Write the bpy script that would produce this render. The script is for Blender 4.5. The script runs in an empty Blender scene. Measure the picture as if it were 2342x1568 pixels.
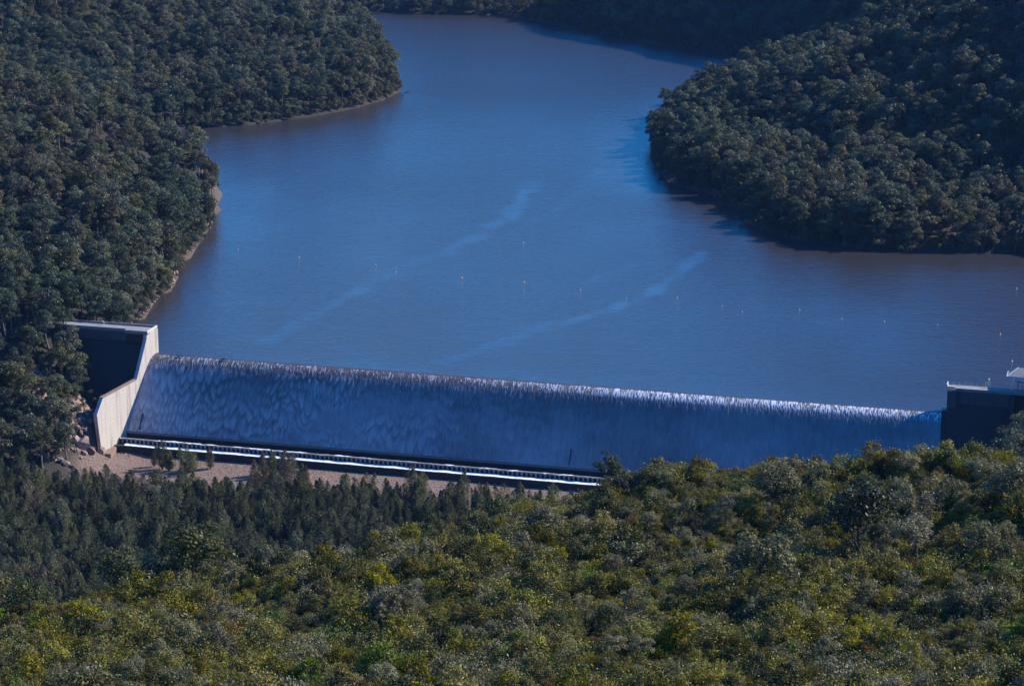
import bpy, bmesh, math
import numpy as np
from mathutils import Vector, Matrix

R = math.radians
rng = np.random.default_rng(7)
sc = bpy.context.scene
col = sc.collection

# ------------------------------------------------------------------ camera, sky, sun, exposure
PITCH, LENS, CAMZ = 15.0, 85.0, 285.0
PW, PH = 2342.0, 1568.0
cam_d = bpy.data.cameras.new('camera')
cam_d.lens = LENS; cam_d.sensor_width = 36.0
cam_d.clip_start = 1.0; cam_d.clip_end = 8000.0
cam = bpy.data.objects.new('camera', cam_d); col.objects.link(cam)
cam.location = (0, 0, CAMZ); cam.rotation_euler = (R(90 - PITCH), 0, 0)
sc.camera = cam

SUN_AZ, SUN_EL = 73.0, 36.0          # azimuth clockwise from the view direction (+Y)
world = bpy.data.worlds.new('World'); sc.world = world; world.use_nodes = True
wn = world.node_tree.nodes; wl = world.node_tree.links
sky = wn.new('ShaderNodeTexSky'); sky.sky_type = 'NISHITA'; sky.sun_disc = False
sky.sun_elevation = R(SUN_EL); sky.sun_rotation = R(SUN_AZ)
sky.altitude = 800; sky.air_density = 1.0; sky.dust_density = 0.0; sky.ozone_density = 5.0
bg = wn['Background']; bg.inputs['Strength'].default_value = 0.15
hsv = wn.new('ShaderNodeHueSaturation'); hsv.inputs['Hue'].default_value = 0.509; hsv.inputs['Saturation'].default_value = 1.45      # a deep, clear winter blue all over the sky
wl.new(sky.outputs['Color'], hsv.inputs['Color']); wl.new(hsv.outputs['Color'], bg.inputs['Color'])
sun_d = bpy.data.lights.new('sun', 'SUN'); sun_d.energy = 3.6; sun_d.angle = R(0.53); sun_d.color = (1.0, 0.93, 0.83)
sun = bpy.data.objects.new('sun', sun_d); col.objects.link(sun)
sv = Vector((math.sin(R(SUN_AZ)) * math.cos(R(SUN_EL)), math.cos(R(SUN_AZ)) * math.cos(R(SUN_EL)), math.sin(R(SUN_EL))))
sun.rotation_euler = sv.to_track_quat('Z', 'Y').to_euler(); sun.location = sv * 900
sc.view_settings.view_transform = 'Standard'; sc.view_settings.look = 'None'
sc.view_settings.exposure = 1.05; sc.view_settings.gamma = 1.0; sc.view_settings.use_curve_mapping = False
sc.render.engine = 'CYCLES'
sc.cycles.use_denoising = True
sc.cycles.max_bounces = 5; sc.cycles.diffuse_bounces = 2; sc.cycles.glossy_bounces = 2
sc.cycles.transmission_bounces = 2; sc.cycles.volume_bounces = 0; sc.cycles.transparent_max_bounces = 4
sc.cycles.use_adaptive_sampling = False
sc.cycles.sample_clamp_indirect = 4.0

# ------------------------------------------------------------------ geometry helpers
FPX = LENS / 36.0 * PW
cp, sp = math.cos(R(PITCH)), math.sin(R(PITCH))
CAM = np.array([0, 0, CAMZ])
def ray(u, v):
    x = (u - PW / 2) / FPX; y = -(v - PH / 2) / FPX
    return np.array([x, cp + y * sp, -sp + y * cp])
def onz(u, v, z=0.0):                 # sight line through a photo pixel down to a level
    r = ray(u, v); return CAM + (z - CAMZ) / r[2] * r
def aty(u, v, y):                     # the same at a given distance
    r = ray(u, v); return CAM + y / r[1] * r
def proj(P):
    P = np.atleast_2d(P); d = P - CAM
    dep = d[:, 1] * cp - d[:, 2] * sp; up = d[:, 1] * sp + d[:, 2] * cp
    return PW / 2 + FPX * d[:, 0] / dep, PH / 2 - FPX * up / dep, dep
A0 = onz(358, 808, 0); B0 = onz(2153, 941, 0)
LD = float(np.linalg.norm(B0 - A0)); AX = (B0 - A0) / LD; DN = np.array([AX[1], -AX[0], 0.0])   # along the dam, downstream
def D(s, d, z=0.0): return A0 + s * AX + d * DN + np.array([0, 0, z])
def to_sd(x, y):
    return (x - A0[0]) * AX[0] + (y - A0[1]) * AX[1], (x - A0[0]) * DN[0] + (y - A0[1]) * DN[1]

def hash2(ix, iy, seed):
    h = (ix.astype(np.int64) * 374761393 + iy.astype(np.int64) * 668265263 + seed * 974634777) & 0xffffffff
    h = ((h ^ (h >> 13)) * 1274126177) & 0xffffffff
    return ((h ^ (h >> 16)) & 0xffff) / 65535.0
def vnoise(x, y, seed=0):
    x = np.asarray(x, float); y = np.asarray(y, float)
    ix = np.floor(x); iy = np.floor(y); fx = x - ix; fy = y - iy
    fx = fx * fx * (3 - 2 * fx); fy = fy * fy * (3 - 2 * fy)
    a = hash2(ix, iy, seed); b = hash2(ix + 1, iy, seed); c = hash2(ix, iy + 1, seed); d = hash2(ix + 1, iy + 1, seed)
    return (a * (1 - fx) + b * fx) * (1 - fy) + (c * (1 - fx) + d * fx) * fy
def fbm(x, y, seed=0, o=4):
    t = 0; a = 0.5
    for k in range(o):
        t = t + a * vnoise(x, y, seed + k * 17); x = x * 2.03; y = y * 2.03; a *= 0.5
    return t / (1 - 0.5 ** o)
def sstep(a, b, x):
    t = np.clip((x - a) / (b - a), 0, 1); return t * t * (3 - 2 * t)

def mesh_np(name, V, F, mats=(), smooth=False, mi=None, attrs=None):
    """V (n,3); F list of equal-size face index arrays [(m,k),...]"""
    me = bpy.data.meshes.new(name)
    V = np.asarray(V, np.float32); Fs = [np.asarray(f, np.int32) for f in F if len(f)]
    me.vertices.add(len(V)); me.vertices.foreach_set('co', V.ravel())
    nl = sum(f.size for f in Fs); nf = sum(len(f) for f in Fs)
    me.loops.add(nl); me.loops.foreach_set('vertex_index', np.concatenate([f.ravel() for f in Fs]))
    me.polygons.add(nf)
    tot = np.concatenate([np.full(len(f), f.shape[1], np.int32) for f in Fs])
    st = np.concatenate([[0], np.cumsum(tot)[:-1]]).astype(np.int32)
    me.polygons.foreach_set('loop_start', st); me.polygons.foreach_set('loop_total', tot)
    if mi is not None: me.polygons.foreach_set('material_index', np.asarray(mi, np.int32))
    me.polygons.foreach_set('use_smooth', np.full(nf, smooth, bool))
    for m in mats: me.materials.append(m)
    for k, v in (attrs or {}).items():
        a = me.attributes.new(k, 'FLOAT', 'POINT'); a.data.foreach_set('value', np.asarray(v, np.float32))
    me.update(calc_edges=True)
    return me
def link(name, me, parent=None):
    o = bpy.data.objects.new(name, me); col.objects.link(o)
    if parent is not None: o.parent = parent
    return o
def tag(o, label=None, cat=None, group=None, kind=None):
    if label: o['label'] = label
    if cat: o['category'] = cat
    if group: o['group'] = group
    if kind: o['kind'] = kind
    return o
def empty(name, loc=(0, 0, 0)):
    o = bpy.data.objects.new(name, None); col.objects.link(o); o.location = Vector(loc); o.empty_display_size = 0.5
    return o

class MB:
    """collects boxes, prisms and tubes into one mesh"""
    def __init__(s): s.v = []; s.f = []
    def add(s, V, F):
        b = len(s.v); s.v += [tuple(map(float, p)) for p in V]; s.f += [tuple(i + b for i in f) for f in F]
    def hexa(s, P):                    # 8 corners: bottom 4, top 4
        s.add(P, [(3, 2, 1, 0), (4, 5, 6, 7), (0, 1, 5, 4), (1, 2, 6, 5), (2, 3, 7, 6), (3, 0, 4, 7)])
    def dbox(s, s0, s1, d0, d1, z0, z1):   # box in dam coordinates
        s.hexa([D(s0, d1, z0), D(s1, d1, z0), D(s1, d0, z0), D(s0, d0, z0), D(s0, d1, z1), D(s1, d1, z1), D(s1, d0, z1), D(s0, d0, z1)])
    def extrude(s, poly0, poly1):      # two matching rings of points
        n = len(poly0)
        s.add(list(poly0) + list(poly1), [tuple(range(n))[::-1], tuple(range(n, 2 * n))] + [(i, (i + 1) % n, n + (i + 1) % n, n + i) for i in range(n)])
    def tube(s, pts, rad, n=6):
        pts = [np.array(p, float) for p in pts]; V = []; F = []
        for i, p in enumerate(pts):
            t = pts[min(i + 1, len(pts) - 1)] - pts[max(i - 1, 0)]; t /= (np.linalg.norm(t) + 1e-9)
            a = np.cross(t, [0.31, 0.9, 0.2]); a /= (np.linalg.norm(a) + 1e-9); b = np.cross(t, a)
            r = rad[i] if hasattr(rad, '__len__') else rad
            for k in range(n): V.append(p + r * (math.cos(2 * math.pi * k / n) * a + math.sin(2 * math.pi * k / n) * b))
        for i in range(len(pts) - 1):
            for k in range(n): F.append((i * n + k, i * n + (k + 1) % n, (i + 1) * n + (k + 1) % n, (i + 1) * n + k))
        F.append(tuple(range(n))[::-1]); F.append(tuple(range((len(pts) - 1) * n, len(pts) * n)))
        s.add(V, F)
    def mesh(s, name, mat, smooth=False):
        me = bpy.data.meshes.new(name); me.from_pydata(s.v, [], s.f); me.materials.append(mat)
        bm = bmesh.new(); bm.from_mesh(me); bmesh.ops.recalc_face_normals(bm, faces=bm.faces); bm.to_mesh(me); bm.free()
        me.polygons.foreach_set('use_smooth', np.full(len(me.polygons), smooth, bool)); me.update()
        return me
    def build(s, name, mat, parent=None, smooth=False): return link(name, s.mesh(name, mat, smooth), parent)

# ------------------------------------------------------------------ materials
def mat_new(name):
    m = bpy.data.materials.new(name); m.use_nodes = True
    return m, m.node_tree.nodes, m.node_tree.links, m.node_tree.nodes['Principled BSDF']
def setp(b, **k):
    for n, v in k.items(): b.inputs[n.replace('_', ' ')].default_value = v
def rgb(c): return (c[0], c[1], c[2], 1.0)
def ramp(n, stops):
    r = n.new('ShaderNodeValToRGB'); e = r.color_ramp.elements
    while len(e) > 1: e.remove(e[0])
    e[0].position = stops[0][0]; e[0].color = rgb(stops[0][1])
    for p, c in stops[1:]:
        x = e.new(p); x.color = rgb(c)
    return r
def noise(n, l, scale, detail=6, rough=0.6, vec=None):
    t = n.new('ShaderNodeTexNoise'); t.inputs['Scale'].default_value = scale; t.inputs['Detail'].default_value = detail; t.inputs['Roughness'].default_value = rough
    if vec is not None: l.new(vec, t.inputs['Vector'])
    return t
def mixc(n, l, fac, a, b, mode='MIX'):
    m = n.new('ShaderNodeMix'); m.data_type = 'RGBA'; m.blend_type = mode
    for sock, v in ((m.inputs[0], fac), (m.inputs[6], a), (m.inputs[7], b)):
        if hasattr(v, 'links'): l.new(v, sock)
        else: sock.default_value = v if not isinstance(v, (tuple, list)) else rgb(v)
    return m.outputs[2]
def math_n(n, l, op, a, b=None, clamp=False):
    m = n.new('ShaderNodeMath'); m.operation = op; m.use_clamp = clamp
    for i, v in enumerate((a, b)):
        if v is None: continue
        if hasattr(v, 'links'): l.new(v, m.inputs[i])
        else: m.inputs[i].default_value = v
    return m.outputs[0]
def bump(n, l, h, strength, dist, bsdf):
    b = n.new('ShaderNodeBump'); b.inputs['Strength'].default_value = strength; b.inputs['Distance'].default_value = dist
    l.new(h, b.inputs['Height']); l.new(b.outputs[0], bsdf.inputs['Normal']); return b
def geo_pos(n): return n.new('ShaderNodeNewGeometry').outputs['Position']

def concrete(name, c0, c1, streak=0.0, streak_col=(0.06, 0.055, 0.05)):
    m, n, l, b = mat_new(name)
    P = geo_pos(n)
    big = noise(n, l, 0.12, 5, 0.6, P); fine = noise(n, l, 1.7, 6, 0.7, P)
    c = mixc(n, l, big.outputs[0], c0, c1)
    c = mixc(n, l, 0.35, c, fine.outputs[0], 'OVERLAY')
    mp = n.new('ShaderNodeMapping'); mp.inputs['Scale'].default_value = (0.55, 0.55, 0.035); l.new(P, mp.inputs['Vector'])
    st = noise(n, l, 1.0, 5, 0.65, mp.outputs[0])
    r = ramp(n, [(0.5, (0, 0, 0)), (0.72, (1, 1, 1))]); l.new(st.outputs[0], r.inputs[0])
    c = mixc(n, l, math_n(n, l, 'MULTIPLY', r.outputs[0], streak), c, streak_col)
    # lift joints
    sx = n.new('ShaderNodeSeparateXYZ'); l.new(P, sx.inputs[0])
    fr = math_n(n, l, 'FRACT', math_n(n, l, 'MULTIPLY', sx.outputs[2], 0.62))
    j = math_n(n, l, 'LESS_THAN', fr, 0.07)
    c = mixc(n, l, math_n(n, l, 'MULTIPLY', j, 0.22), c, streak_col)
    l.new(c, b.inputs['Base Color']); setp(b, Roughness=0.85)
    bump(n, l, fine.outputs[0], 0.4, 0.05, b)
    return m
M = {}
M['concrete_pale'] = concrete('concrete_pale', (0.50, 0.44, 0.37), (0.62, 0.55, 0.47), 0.16)
M['concrete_stained'] = concrete('concrete_stained', (0.50, 0.44, 0.37), (0.60, 0.53, 0.45), 0.55)
M['concrete_grey'] = concrete('concrete_grey', (0.21, 0.198, 0.185), (0.30, 0.285, 0.265), 0.4)
M['concrete_dark'] = concrete('concrete_dark', (0.018, 0.0175, 0.017), (0.038, 0.036, 0.034), 0.5, (0.012, 0.012, 0.012))  # shade of the downstream faces is put into this darkened concrete colour
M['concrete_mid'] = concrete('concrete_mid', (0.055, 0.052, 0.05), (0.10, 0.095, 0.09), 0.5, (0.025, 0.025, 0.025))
M['concrete_brown'] = concrete('concrete_brown', (0.20, 0.13, 0.09), (0.30, 0.20, 0.145), 0.35, (0.09, 0.06, 0.05))

def plain(name, c, rough=0.6, metal=0.0, var=0.25):
    m, n, l, b = mat_new(name)
    t = noise(n, l, 2.5, 5, 0.6, geo_pos(n))
    l.new(mixc(n, l, t.outputs[0], tuple(x * (1 - var) for x in c), tuple(min(1, x * (1 + var)) for x in c)), b.inputs['Base Color'])
    setp(b, Roughness=rough, Metallic=metal); return m
M['white_paint'] = plain('white_paint', (0.72, 0.72, 0.70), 0.5, 0, 0.08)
M['steel'] = plain('steel', (0.48, 0.49, 0.50), 0.45, 0.3, 0.15)
M['dark_steel'] = plain('dark_steel', (0.06, 0.065, 0.075), 0.5, 0.2)
M['buoy_orange'] = plain('buoy_orange', (0.85, 0.42, 0.16), 0.4, 0, 0.1)
M['buoy_white'] = plain('buoy_white', (0.8, 0.78, 0.74), 0.4, 0, 0.05)
M['wood_dark'] = plain('wood_dark', (0.05, 0.038, 0.03), 0.9)
M['wood_pale'] = plain('wood_pale', (0.42, 0.36, 0.30), 0.85)
M['bark_pale'] = plain('bark_pale', (0.36, 0.32, 0.28), 0.85, 0, 0.4)
M['bark_mid'] = plain('bark_mid', (0.13, 0.115, 0.10), 0.9, 0, 0.4)
M['bark_dark'] = plain('bark_dark', (0.075, 0.058, 0.048), 0.9, 0, 0.4)

def rock_mat(name, c0, c1, c2):
    m, n, l, b = mat_new(name)
    P = geo_pos(n); t = noise(n, l, 0.35, 8, 0.65, P); f = noise(n, l, 2.2, 6, 0.7, P)
    r = ramp(n, [(0.3, c0), (0.5, c1), (0.7, c2)]); l.new(t.outputs[0], r.inputs[0])
    oi = n.new('ShaderNodeObjectInfo')
    c = mixc(n, l, 0.45, r.outputs[0], f.outputs[0], 'OVERLAY')
    v = math_n(n, l, 'ADD', math_n(n, l, 'MULTIPLY', oi.outputs['Random'], 0.8), 0.55)
    c = mixc(n, l, 1.0, c, v, 'MULTIPLY')
    l.new(c, b.inputs['Base Color']); setp(b, Roughness=0.9)
    bump(n, l, f.outputs[0], 0.8, 0.15, b); return m
M['rock'] = rock_mat('rock', (0.16, 0.10, 0.075), (0.30, 0.20, 0.15), (0.42, 0.32, 0.25))

def terrain_mat():
    m, n, l, b = mat_new('forest_floor')
    P = geo_pos(n); t = noise(n, l, 0.06, 8, 0.7, P); f = noise(n, l, 0.9, 8, 0.75, P)
    r = ramp(n, [(0.3, (0.022, 0.021, 0.014)), (0.55, (0.038, 0.032, 0.022)), (0.75, (0.062, 0.048, 0.035))]); l.new(t.outputs[0], r.inputs[0])
    g = n.new('ShaderNodeAttribute'); g.attribute_name = 'gravel'
    gr = ramp(n, [(0.3, (0.10, 0.066, 0.048)), (0.5, (0.185, 0.122, 0.092)), (0.7, (0.28, 0.195, 0.152))]); l.new(f.outputs[0], gr.inputs[0])
    c = mixc(n, l, g.outputs['Fac'], r.outputs[0], gr.outputs[0])
    l.new(c, b.inputs['Base Color']); setp(b, Roughness=0.95)
    bump(n, l, f.outputs[0], 1.0, 0.5, b); return m
M['terrain'] = terrain_mat()

def lake_mat():
    m, n, l, b = mat_new('lake_water')
    P = geo_pos(n)
    rip = n.new('ShaderNodeAttribute'); rip.attribute_name = 'ripple'
    setp(b, Base_Color=(0.036, 0.033, 0.033, 1), IOR=1.333, Roughness=0.2, Specular_IOR_Level=0.65)
    ro = math_n(n, l, 'ADD', math_n(n, l, 'MULTIPLY', rip.outputs['Fac'], 0.14), 0.07); l.new(ro, b.inputs['Roughness'])
    mp = n.new('ShaderNodeMapping'); mp.inputs['Scale'].default_value = (0.55, 1.0, 1.0); mp.inputs['Rotation'].default_value = (0, 0, R(12)); l.new(P, mp.inputs['Vector'])
    w1 = noise(n, l, 0.42, 5, 0.62, mp.outputs[0]); w2 = noise(n, l, 0.11, 3, 0.5, mp.outputs[0])
    h = math_n(n, l, 'ADD', w1.outputs[0], math_n(n, l, 'MULTIPLY', w2.outputs[0], 0.8))
    bp = bump(n, l, h, 1.0, 0.5, b)
    l.new(math_n(n, l, 'MULTIPLY', rip.outputs['Fac'], 1.3), bp.inputs['Distance'])
    return m
M['lake'] = lake_mat()

def spill_mat():
    m, n, l, b = mat_new('spillway_water')
    fo = n.new('ShaderNodeAttribute'); fo.attribute_name = 'foam'
    r = ramp(n, [(0.0, (0.055, 0.038, 0.032)), (0.25, (0.16, 0.15, 0.155)), (0.6, (0.46, 0.48, 0.50)), (1.0, (0.9, 0.9, 0.9))])
    l.new(fo.outputs['Fac'], r.inputs[0]); l.new(r.outputs[0], b.inputs['Base Color'])
    setp(b, IOR=1.333)
    l.new(math_n(n, l, 'ADD', math_n(n, l, 'MULTIPLY', fo.outputs['Fac'], 0.35), 0.22), b.inputs['Roughness'])
    t = noise(n, l, 1.3, 5, 0.65, geo_pos(n)); bump(n, l, t.outputs[0], 0.5, 0.25, b)
    return m
M['spill'] = spill_mat()
def foam_mat():
    m, n, l, b = mat_new('white_foam')
    t = noise(n, l, 1.2, 6, 0.7, geo_pos(n))
    r = ramp(n, [(0.3, (0.72, 0.72, 0.72)), (0.6, (0.9, 0.9, 0.9))]); l.new(t.outputs[0], r.inputs[0]); l.new(r.outputs[0], b.inputs['Base Color'])
    setp(b, Roughness=0.7); bump(n, l, t.outputs[0], 0.7, 0.3, b); return m
M['foam'] = foam_mat()
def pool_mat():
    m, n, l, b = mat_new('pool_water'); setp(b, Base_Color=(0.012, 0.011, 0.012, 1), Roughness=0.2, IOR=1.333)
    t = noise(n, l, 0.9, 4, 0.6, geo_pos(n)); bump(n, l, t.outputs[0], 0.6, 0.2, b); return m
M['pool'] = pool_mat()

def leaf_mat(name, c, gloss=0.45, trans=0.25, var=0.35):
    m, n, l, b = mat_new(name)
    ti = n.new('ShaderNodeAttribute'); ti.attribute_name = 'tint'
    oi = n.new('ShaderNodeObjectInfo')
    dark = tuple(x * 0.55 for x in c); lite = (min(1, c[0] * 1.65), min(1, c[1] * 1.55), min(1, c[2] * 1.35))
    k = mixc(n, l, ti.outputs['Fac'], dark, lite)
    hs = n.new('ShaderNodeHueSaturation'); l.new(k, hs.inputs['Color'])
    l.new(math_n(n, l, 'ADD', math_n(n, l, 'MULTIPLY', oi.outputs['Random'], 0.024), 0.488), hs.inputs['Hue'])
    rnd2 = math_n(n, l, 'FRACT', math_n(n, l, 'MULTIPLY', oi.outputs['Random'], 17.31))
    l.new(math_n(n, l, 'ADD', math_n(n, l, 'MULTIPLY', rnd2, var * 2), 1 - var), hs.inputs['Value'])
    rnd3 = math_n(n, l, 'FRACT', math_n(n, l, 'MULTIPLY', oi.outputs['Random'], 53.7))
    l.new(math_n(n, l, 'ADD', math_n(n, l, 'MULTIPLY', rnd3, 0.3), 0.85), hs.inputs['Saturation'])
    l.new(hs.outputs[0], b.inputs['Base Color']); setp(b, Roughness=gloss, Specular_IOR_Level=0.18)
    tr = n.new('ShaderNodeBsdfTranslucent'); l.new(hs.outputs[0], tr.inputs['Color'])
    mx = n.new('ShaderNodeMixShader'); mx.inputs[0].default_value = trans
    l.new(b.outputs[0], mx.inputs[1]); l.new(tr.outputs[0], mx.inputs[2]); l.new(mx.outputs[0], n['Material Output'].inputs['Surface'])
    return m
GUM_TONES = {'grey-green': (0.090, 0.104, 0.064), 'olive': (0.094, 0.096, 0.040), 'dark green': (0.050, 0.072, 0.042), 'brownish': (0.098, 0.090, 0.056)}
for k, c in GUM_TONES.items(): M['gum ' + k] = leaf_mat('leaf_gum_' + k.replace(' ', '_').replace('-', '_'), c)
OAK_TONES = {'dark green': (0.078, 0.092, 0.050), 'grey-brown': (0.155, 0.128, 0.092), 'mid green': (0.115, 0.124, 0.064)}
for k, c in OAK_TONES.items(): M['oak ' + k] = leaf_mat('leaf_oak_' + k.replace(' ', '_').replace('-', '_'), c, 0.6)
SHRUB_TONES = {'olive-green': (0.128, 0.116, 0.017), 'grey-green': (0.160, 0.152, 0.074), 'dark green': (0.046, 0.056, 0.012),
               'rust-brown': (0.150, 0.088, 0.034), 'yellow-green': (0.190, 0.168, 0.020), 'bright green': (0.105, 0.145, 0.018), 'dusty mauve-grey': (0.135, 0.108, 0.075)}
for k, c in SHRUB_TONES.items(): M['shrub ' + k] = leaf_mat('leaf_shrub_' + k.replace(' ', '_').replace('-', '_'), c, 0.46 if 'green' in k else 0.65)

# ------------------------------------------------------------------ terrain
def tps(ctrl, smooth=0.5):
    C = np.array(ctrl, float); P = C[:, :2] / 100.0; n = len(P)
    def U(r2): return np.where(r2 > 0, r2 * np.log(r2 + 1e-12), 0)
    K = U(((P[:, None] - P[None]) ** 2).sum(-1)) + smooth * 0.05 * np.eye(n)
    Q = np.c_[np.ones(n), P]
    Mx = np.block([[K, Q], [Q.T, np.zeros((3, 3))]])
    w = np.linalg.solve(Mx, np.r_[C[:, 2], 0, 0, 0])
    def f(x, y):
        sh = np.shape(x); X = np.c_[np.ravel(x), np.ravel(y)] / 100.0
        out = np.zeros(len(X))
        for i in range(0, len(X), 20000):
            q = X[i:i + 20000]
            out[i:i + 20000] = U(((q[:, None] - P[None]) ** 2).sum(-1)) @ w[:n] + w[n] + q @ w[n + 1:]
        return out.reshape(sh)
    return f
LEFT_SHORE = [(300, 737), (330, 728), (348, 700), (395, 658), (412, 612), (455, 560), (480, 528), (492, 490), (498, 440)]
PEN_SHORE = [(430, 294), (560, 287), (640, 277), (740, 262), (820, 246), (880, 229), (915, 210)]
PEN_BACK = [(890, 140), (840, 75), (770, 30)]
FAR_SHORE = [(900, 30), (1150, 36), (1290, 62), (1400, 85), (1500, 103), (1620, 122)]
RIGHT_SHORE = [(1590, 215), (1510, 275), (1486, 335), (1510, 398), (1550, 428), (1640, 447), (1690, 470), (1700, 505), (1750, 533), (1850, 556), (1990, 574), (2150, 578), (2342, 577)]
shore = [onz(u, v)[:2] for u, v in LEFT_SHORE]
shore += [np.array([-196., 1440.]), np.array([-265., 1530.]), np.array([-250., 1600.])]
shore += [onz(u, v)[:2] for u, v in PEN_SHORE + PEN_BACK]
shore += [np.array([-330., 2420.]), np.array([-250., 2440.])]
shore += [onz(u, v)[:2] for u, v in FAR_SHORE]
shore += [np.array([250., 1930.]), np.array([215., 1800.])]
shore += [onz(u, v)[:2] for u, v in RIGHT_SHORE]
shore += [np.array([330., 1210.]), np.array([345., 1080.]), D(408, -3)[:2], D(400, 20)[:2], D(-14, 20)[:2], D(-16, -4)[:2]]
POLY = np.array(shore)
def poly_sd(x, y):
    """signed distance to the lake outline, negative inside the lake"""
    x = np.asarray(x, float); y = np.asarray(y, float); ins = np.zeros(x.shape, bool); best = np.full(x.shape, 1e9)
    n = len(POLY)
    for i in range(n):
        a = POLY[i]; b = POLY[(i + 1) % n]; e = b - a
        t = np.clip(((x - a[0]) * e[0] + (y - a[1]) * e[1]) / (e @ e), 0, 1)
        best = np.minimum(best, np.hypot(x - a[0] - t * e[0], y - a[1] - t * e[1]))
        c = ((a[1] > y) != (b[1] > y)) & (x < (b[0] - a[0]) * (y - a[1]) / (b[1] - a[1] + 1e-12) + a[0])
        ins ^= c
    return np.where(ins, -best, best)
KL, KR = 0.25, 0.10                   # training walls open out downstream
def G(u, v, y, drop=0.0):
    p = aty(u, v, y); return (p[0], p[1], p[2] - drop)
up = [(p[0], p[1], 0.8) for p in POLY]
up += [G(0, 165, 1400, 16), G(100, 176, 1400, 16), G(200, 212, 1395, 16), G(300, 262, 1390, 16), G(400, 300, 1385, 15), G(470, 345, 1375, 13),
       G(0, 400, 1260, 15), G(200, 420, 1270, 15), G(350, 480, 1290, 14), G(0, 600, 1160, 15), G(200, 600, 1170, 14), G(0, 730, 1095, 14), (-300, 1560, 14),
       (-380, 1540, 30), (-330, 1490, 22), (-285, 1495, 8), (-420, 1480, 50), (-420, 1350, 95), (-360, 1150, 70), (-300, 1060, 35), (-550, 1300, 150)]
up += [G(300, 200, 1690, 12), G(450, 200, 1690, 14), G(600, 180, 1740, 14), G(750, 170, 1770, 14), G(850, 150, 1800, 14), G(0, 60, 1800, 14), G(300, 40, 1850, 16), G(550, 40, 1860, 16),
       G(680, 2, 1950, 17), G(780, 45, 1930, 15), G(850, 85, 1890, 15), G(400, -40, 1980, 15), (-420, 2050, 90), (-500, 1800, 95), (-300, 2150, 45), (-600, 1900, 140)]
up += [(-200, 2480, 45), (0, 2320, 42), (120, 2270, 45), (220, 2200, 50), (300, 2120, 50), (0, 2550, 75), (250, 2450, 120), (-350, 2600, 80), (430, 2230, 270), (560, 2300, 420), (700, 2300, 450), (470, 2450, 330), (600, 2500, 450)]  # unseen hills at far right raised to throw shade on the far shore
up += [G(1530, 262, 1590, 13), G(1600, 205, 1640, 14), G(1690, 150, 1720, 15), G(1780, 90, 1780, 16), G(1900, 5, 1850, 17), G(1650, 300, 1530, 14), G(1800, 330, 1450, 16), G(1800, 200, 1560, 16),
       G(1900, 420, 1370, 15), G(2100, 420, 1350, 14), G(2342, 420, 1320, 14), G(2000, 250, 1470, 16), G(2342, 250, 1390, 15), G(2150, 60, 1560, 16), G(2342, 20, 1490, 16), G(2000, 60, 1640, 16),
       (430, 1450, 130), (450, 1250, 140), (420, 1120, 110), (480, 1100, 160), (520, 1600, 220), (420, 1800, 185), (620, 1350, 215), (650, 1700, 300), (440, 950, 85), (420, 2000, 170), (600, 1000, 210)]
up += [(-700, 1000, 190), (-800, 1600, 260), (-800, 2500, 160), (900, 1300, 330), (900, 2400, 400), (0, 2900, 90), (900, 800, 240), (-300, 900, 15), (-260, 1000, 12)]
UPF = tps(up, 0.6)
dnp = []
for s_ in (20, 80, 140, 200, 260, 320): dnp += [(*D(s_, 30)[:2], -37.0), (*D(s_, 58)[:2], -37.4), (*D(s_, 100)[:2], -38), (*D(s_, 150)[:2], -38.5)]
dl = [(-6, 38, -37), (-15, 38, -17), (-13, 50, -30), (-26, 32, -14), (-20, 15, -26), (-12, 20, -30), (-38, 18, -9), (-45, 3, 7), (-62, 20, 10), (-62, 60, -8), (-40, 60, -18), (-30, 85, -33), (-75, 100, -18), (-45, 112, -34),
      (-95, 50, 20), (-110, 0, 45), (-25, 150, -37), (-100, 150, -22), (-150, 100, 20), (-160, 200, -10), (0, 200, -38), (352, 34, -24), (356, 10, -12), (372, 22, -10), (385, 8, 2), (395, 30, 4), (410, 0, 14),
      (420, 60, 12), (440, 20, 40), (380, 90, 5), (345, 80, -28), (420, 140, 30), (300, 200, -30), (340, 160, -15), (100, 230, -36), (200, 230, -34)]
dnp += [(*D(s_, d_)[:2], z_) for s_, d_, z_ in dl]
RIDGE = [(-200, 1450, 420), (0, 1425, 430), (300, 1395, 440), (560, 1352, 450), (700, 1318, 458), (850, 1272, 468), (1000, 1230, 478), (1100, 1200, 485), (1330, 1168, 492), (1500, 1122, 500), (1760, 1102, 505), (2100, 1102, 500), (2342, 1108, 490), (2550, 1095, 480)]
for u, v, y in RIDGE:
    g = np.array(G(u, v, y, 1.0)); dnp += [tuple(g), tuple(g + [0, 55, -42]), tuple(g + [0, 120, -92])]
for u, v, y in [(-200, 1568, 325), (0, 1568, 325), (600, 1568, 328), (1171, 1568, 330), (1800, 1568, 330), (2342, 1568, 330), (2550, 1568, 330), (1171, 1400, 395), (600, 1455, 388), (1800, 1350, 402), (2342, 1350, 396), (0, 1500, 372), (1450, 1270, 445), (2000, 1220, 445)]:
    dnp.append(G(u, v, y, 2.0))
dnp += [(0, 240, 172), (-150, 240, 165), (150, 240, 175), (0, 60, 235), (-300, 300, 150), (300, 300, 170), (-350, 500, 80), (350, 500, 150), (-350, 700, 40), (350, 700, 110), (300, 600, 100), (-260, 620, 20), (-600, 500, 150), (600, 500, 200), (-600, 900, 160), (600, 800, 190), (-300, 60, 240), (300, 60, 240), (-260, 800, -5)]
DNF = tps(dnp, 0.6)
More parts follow.
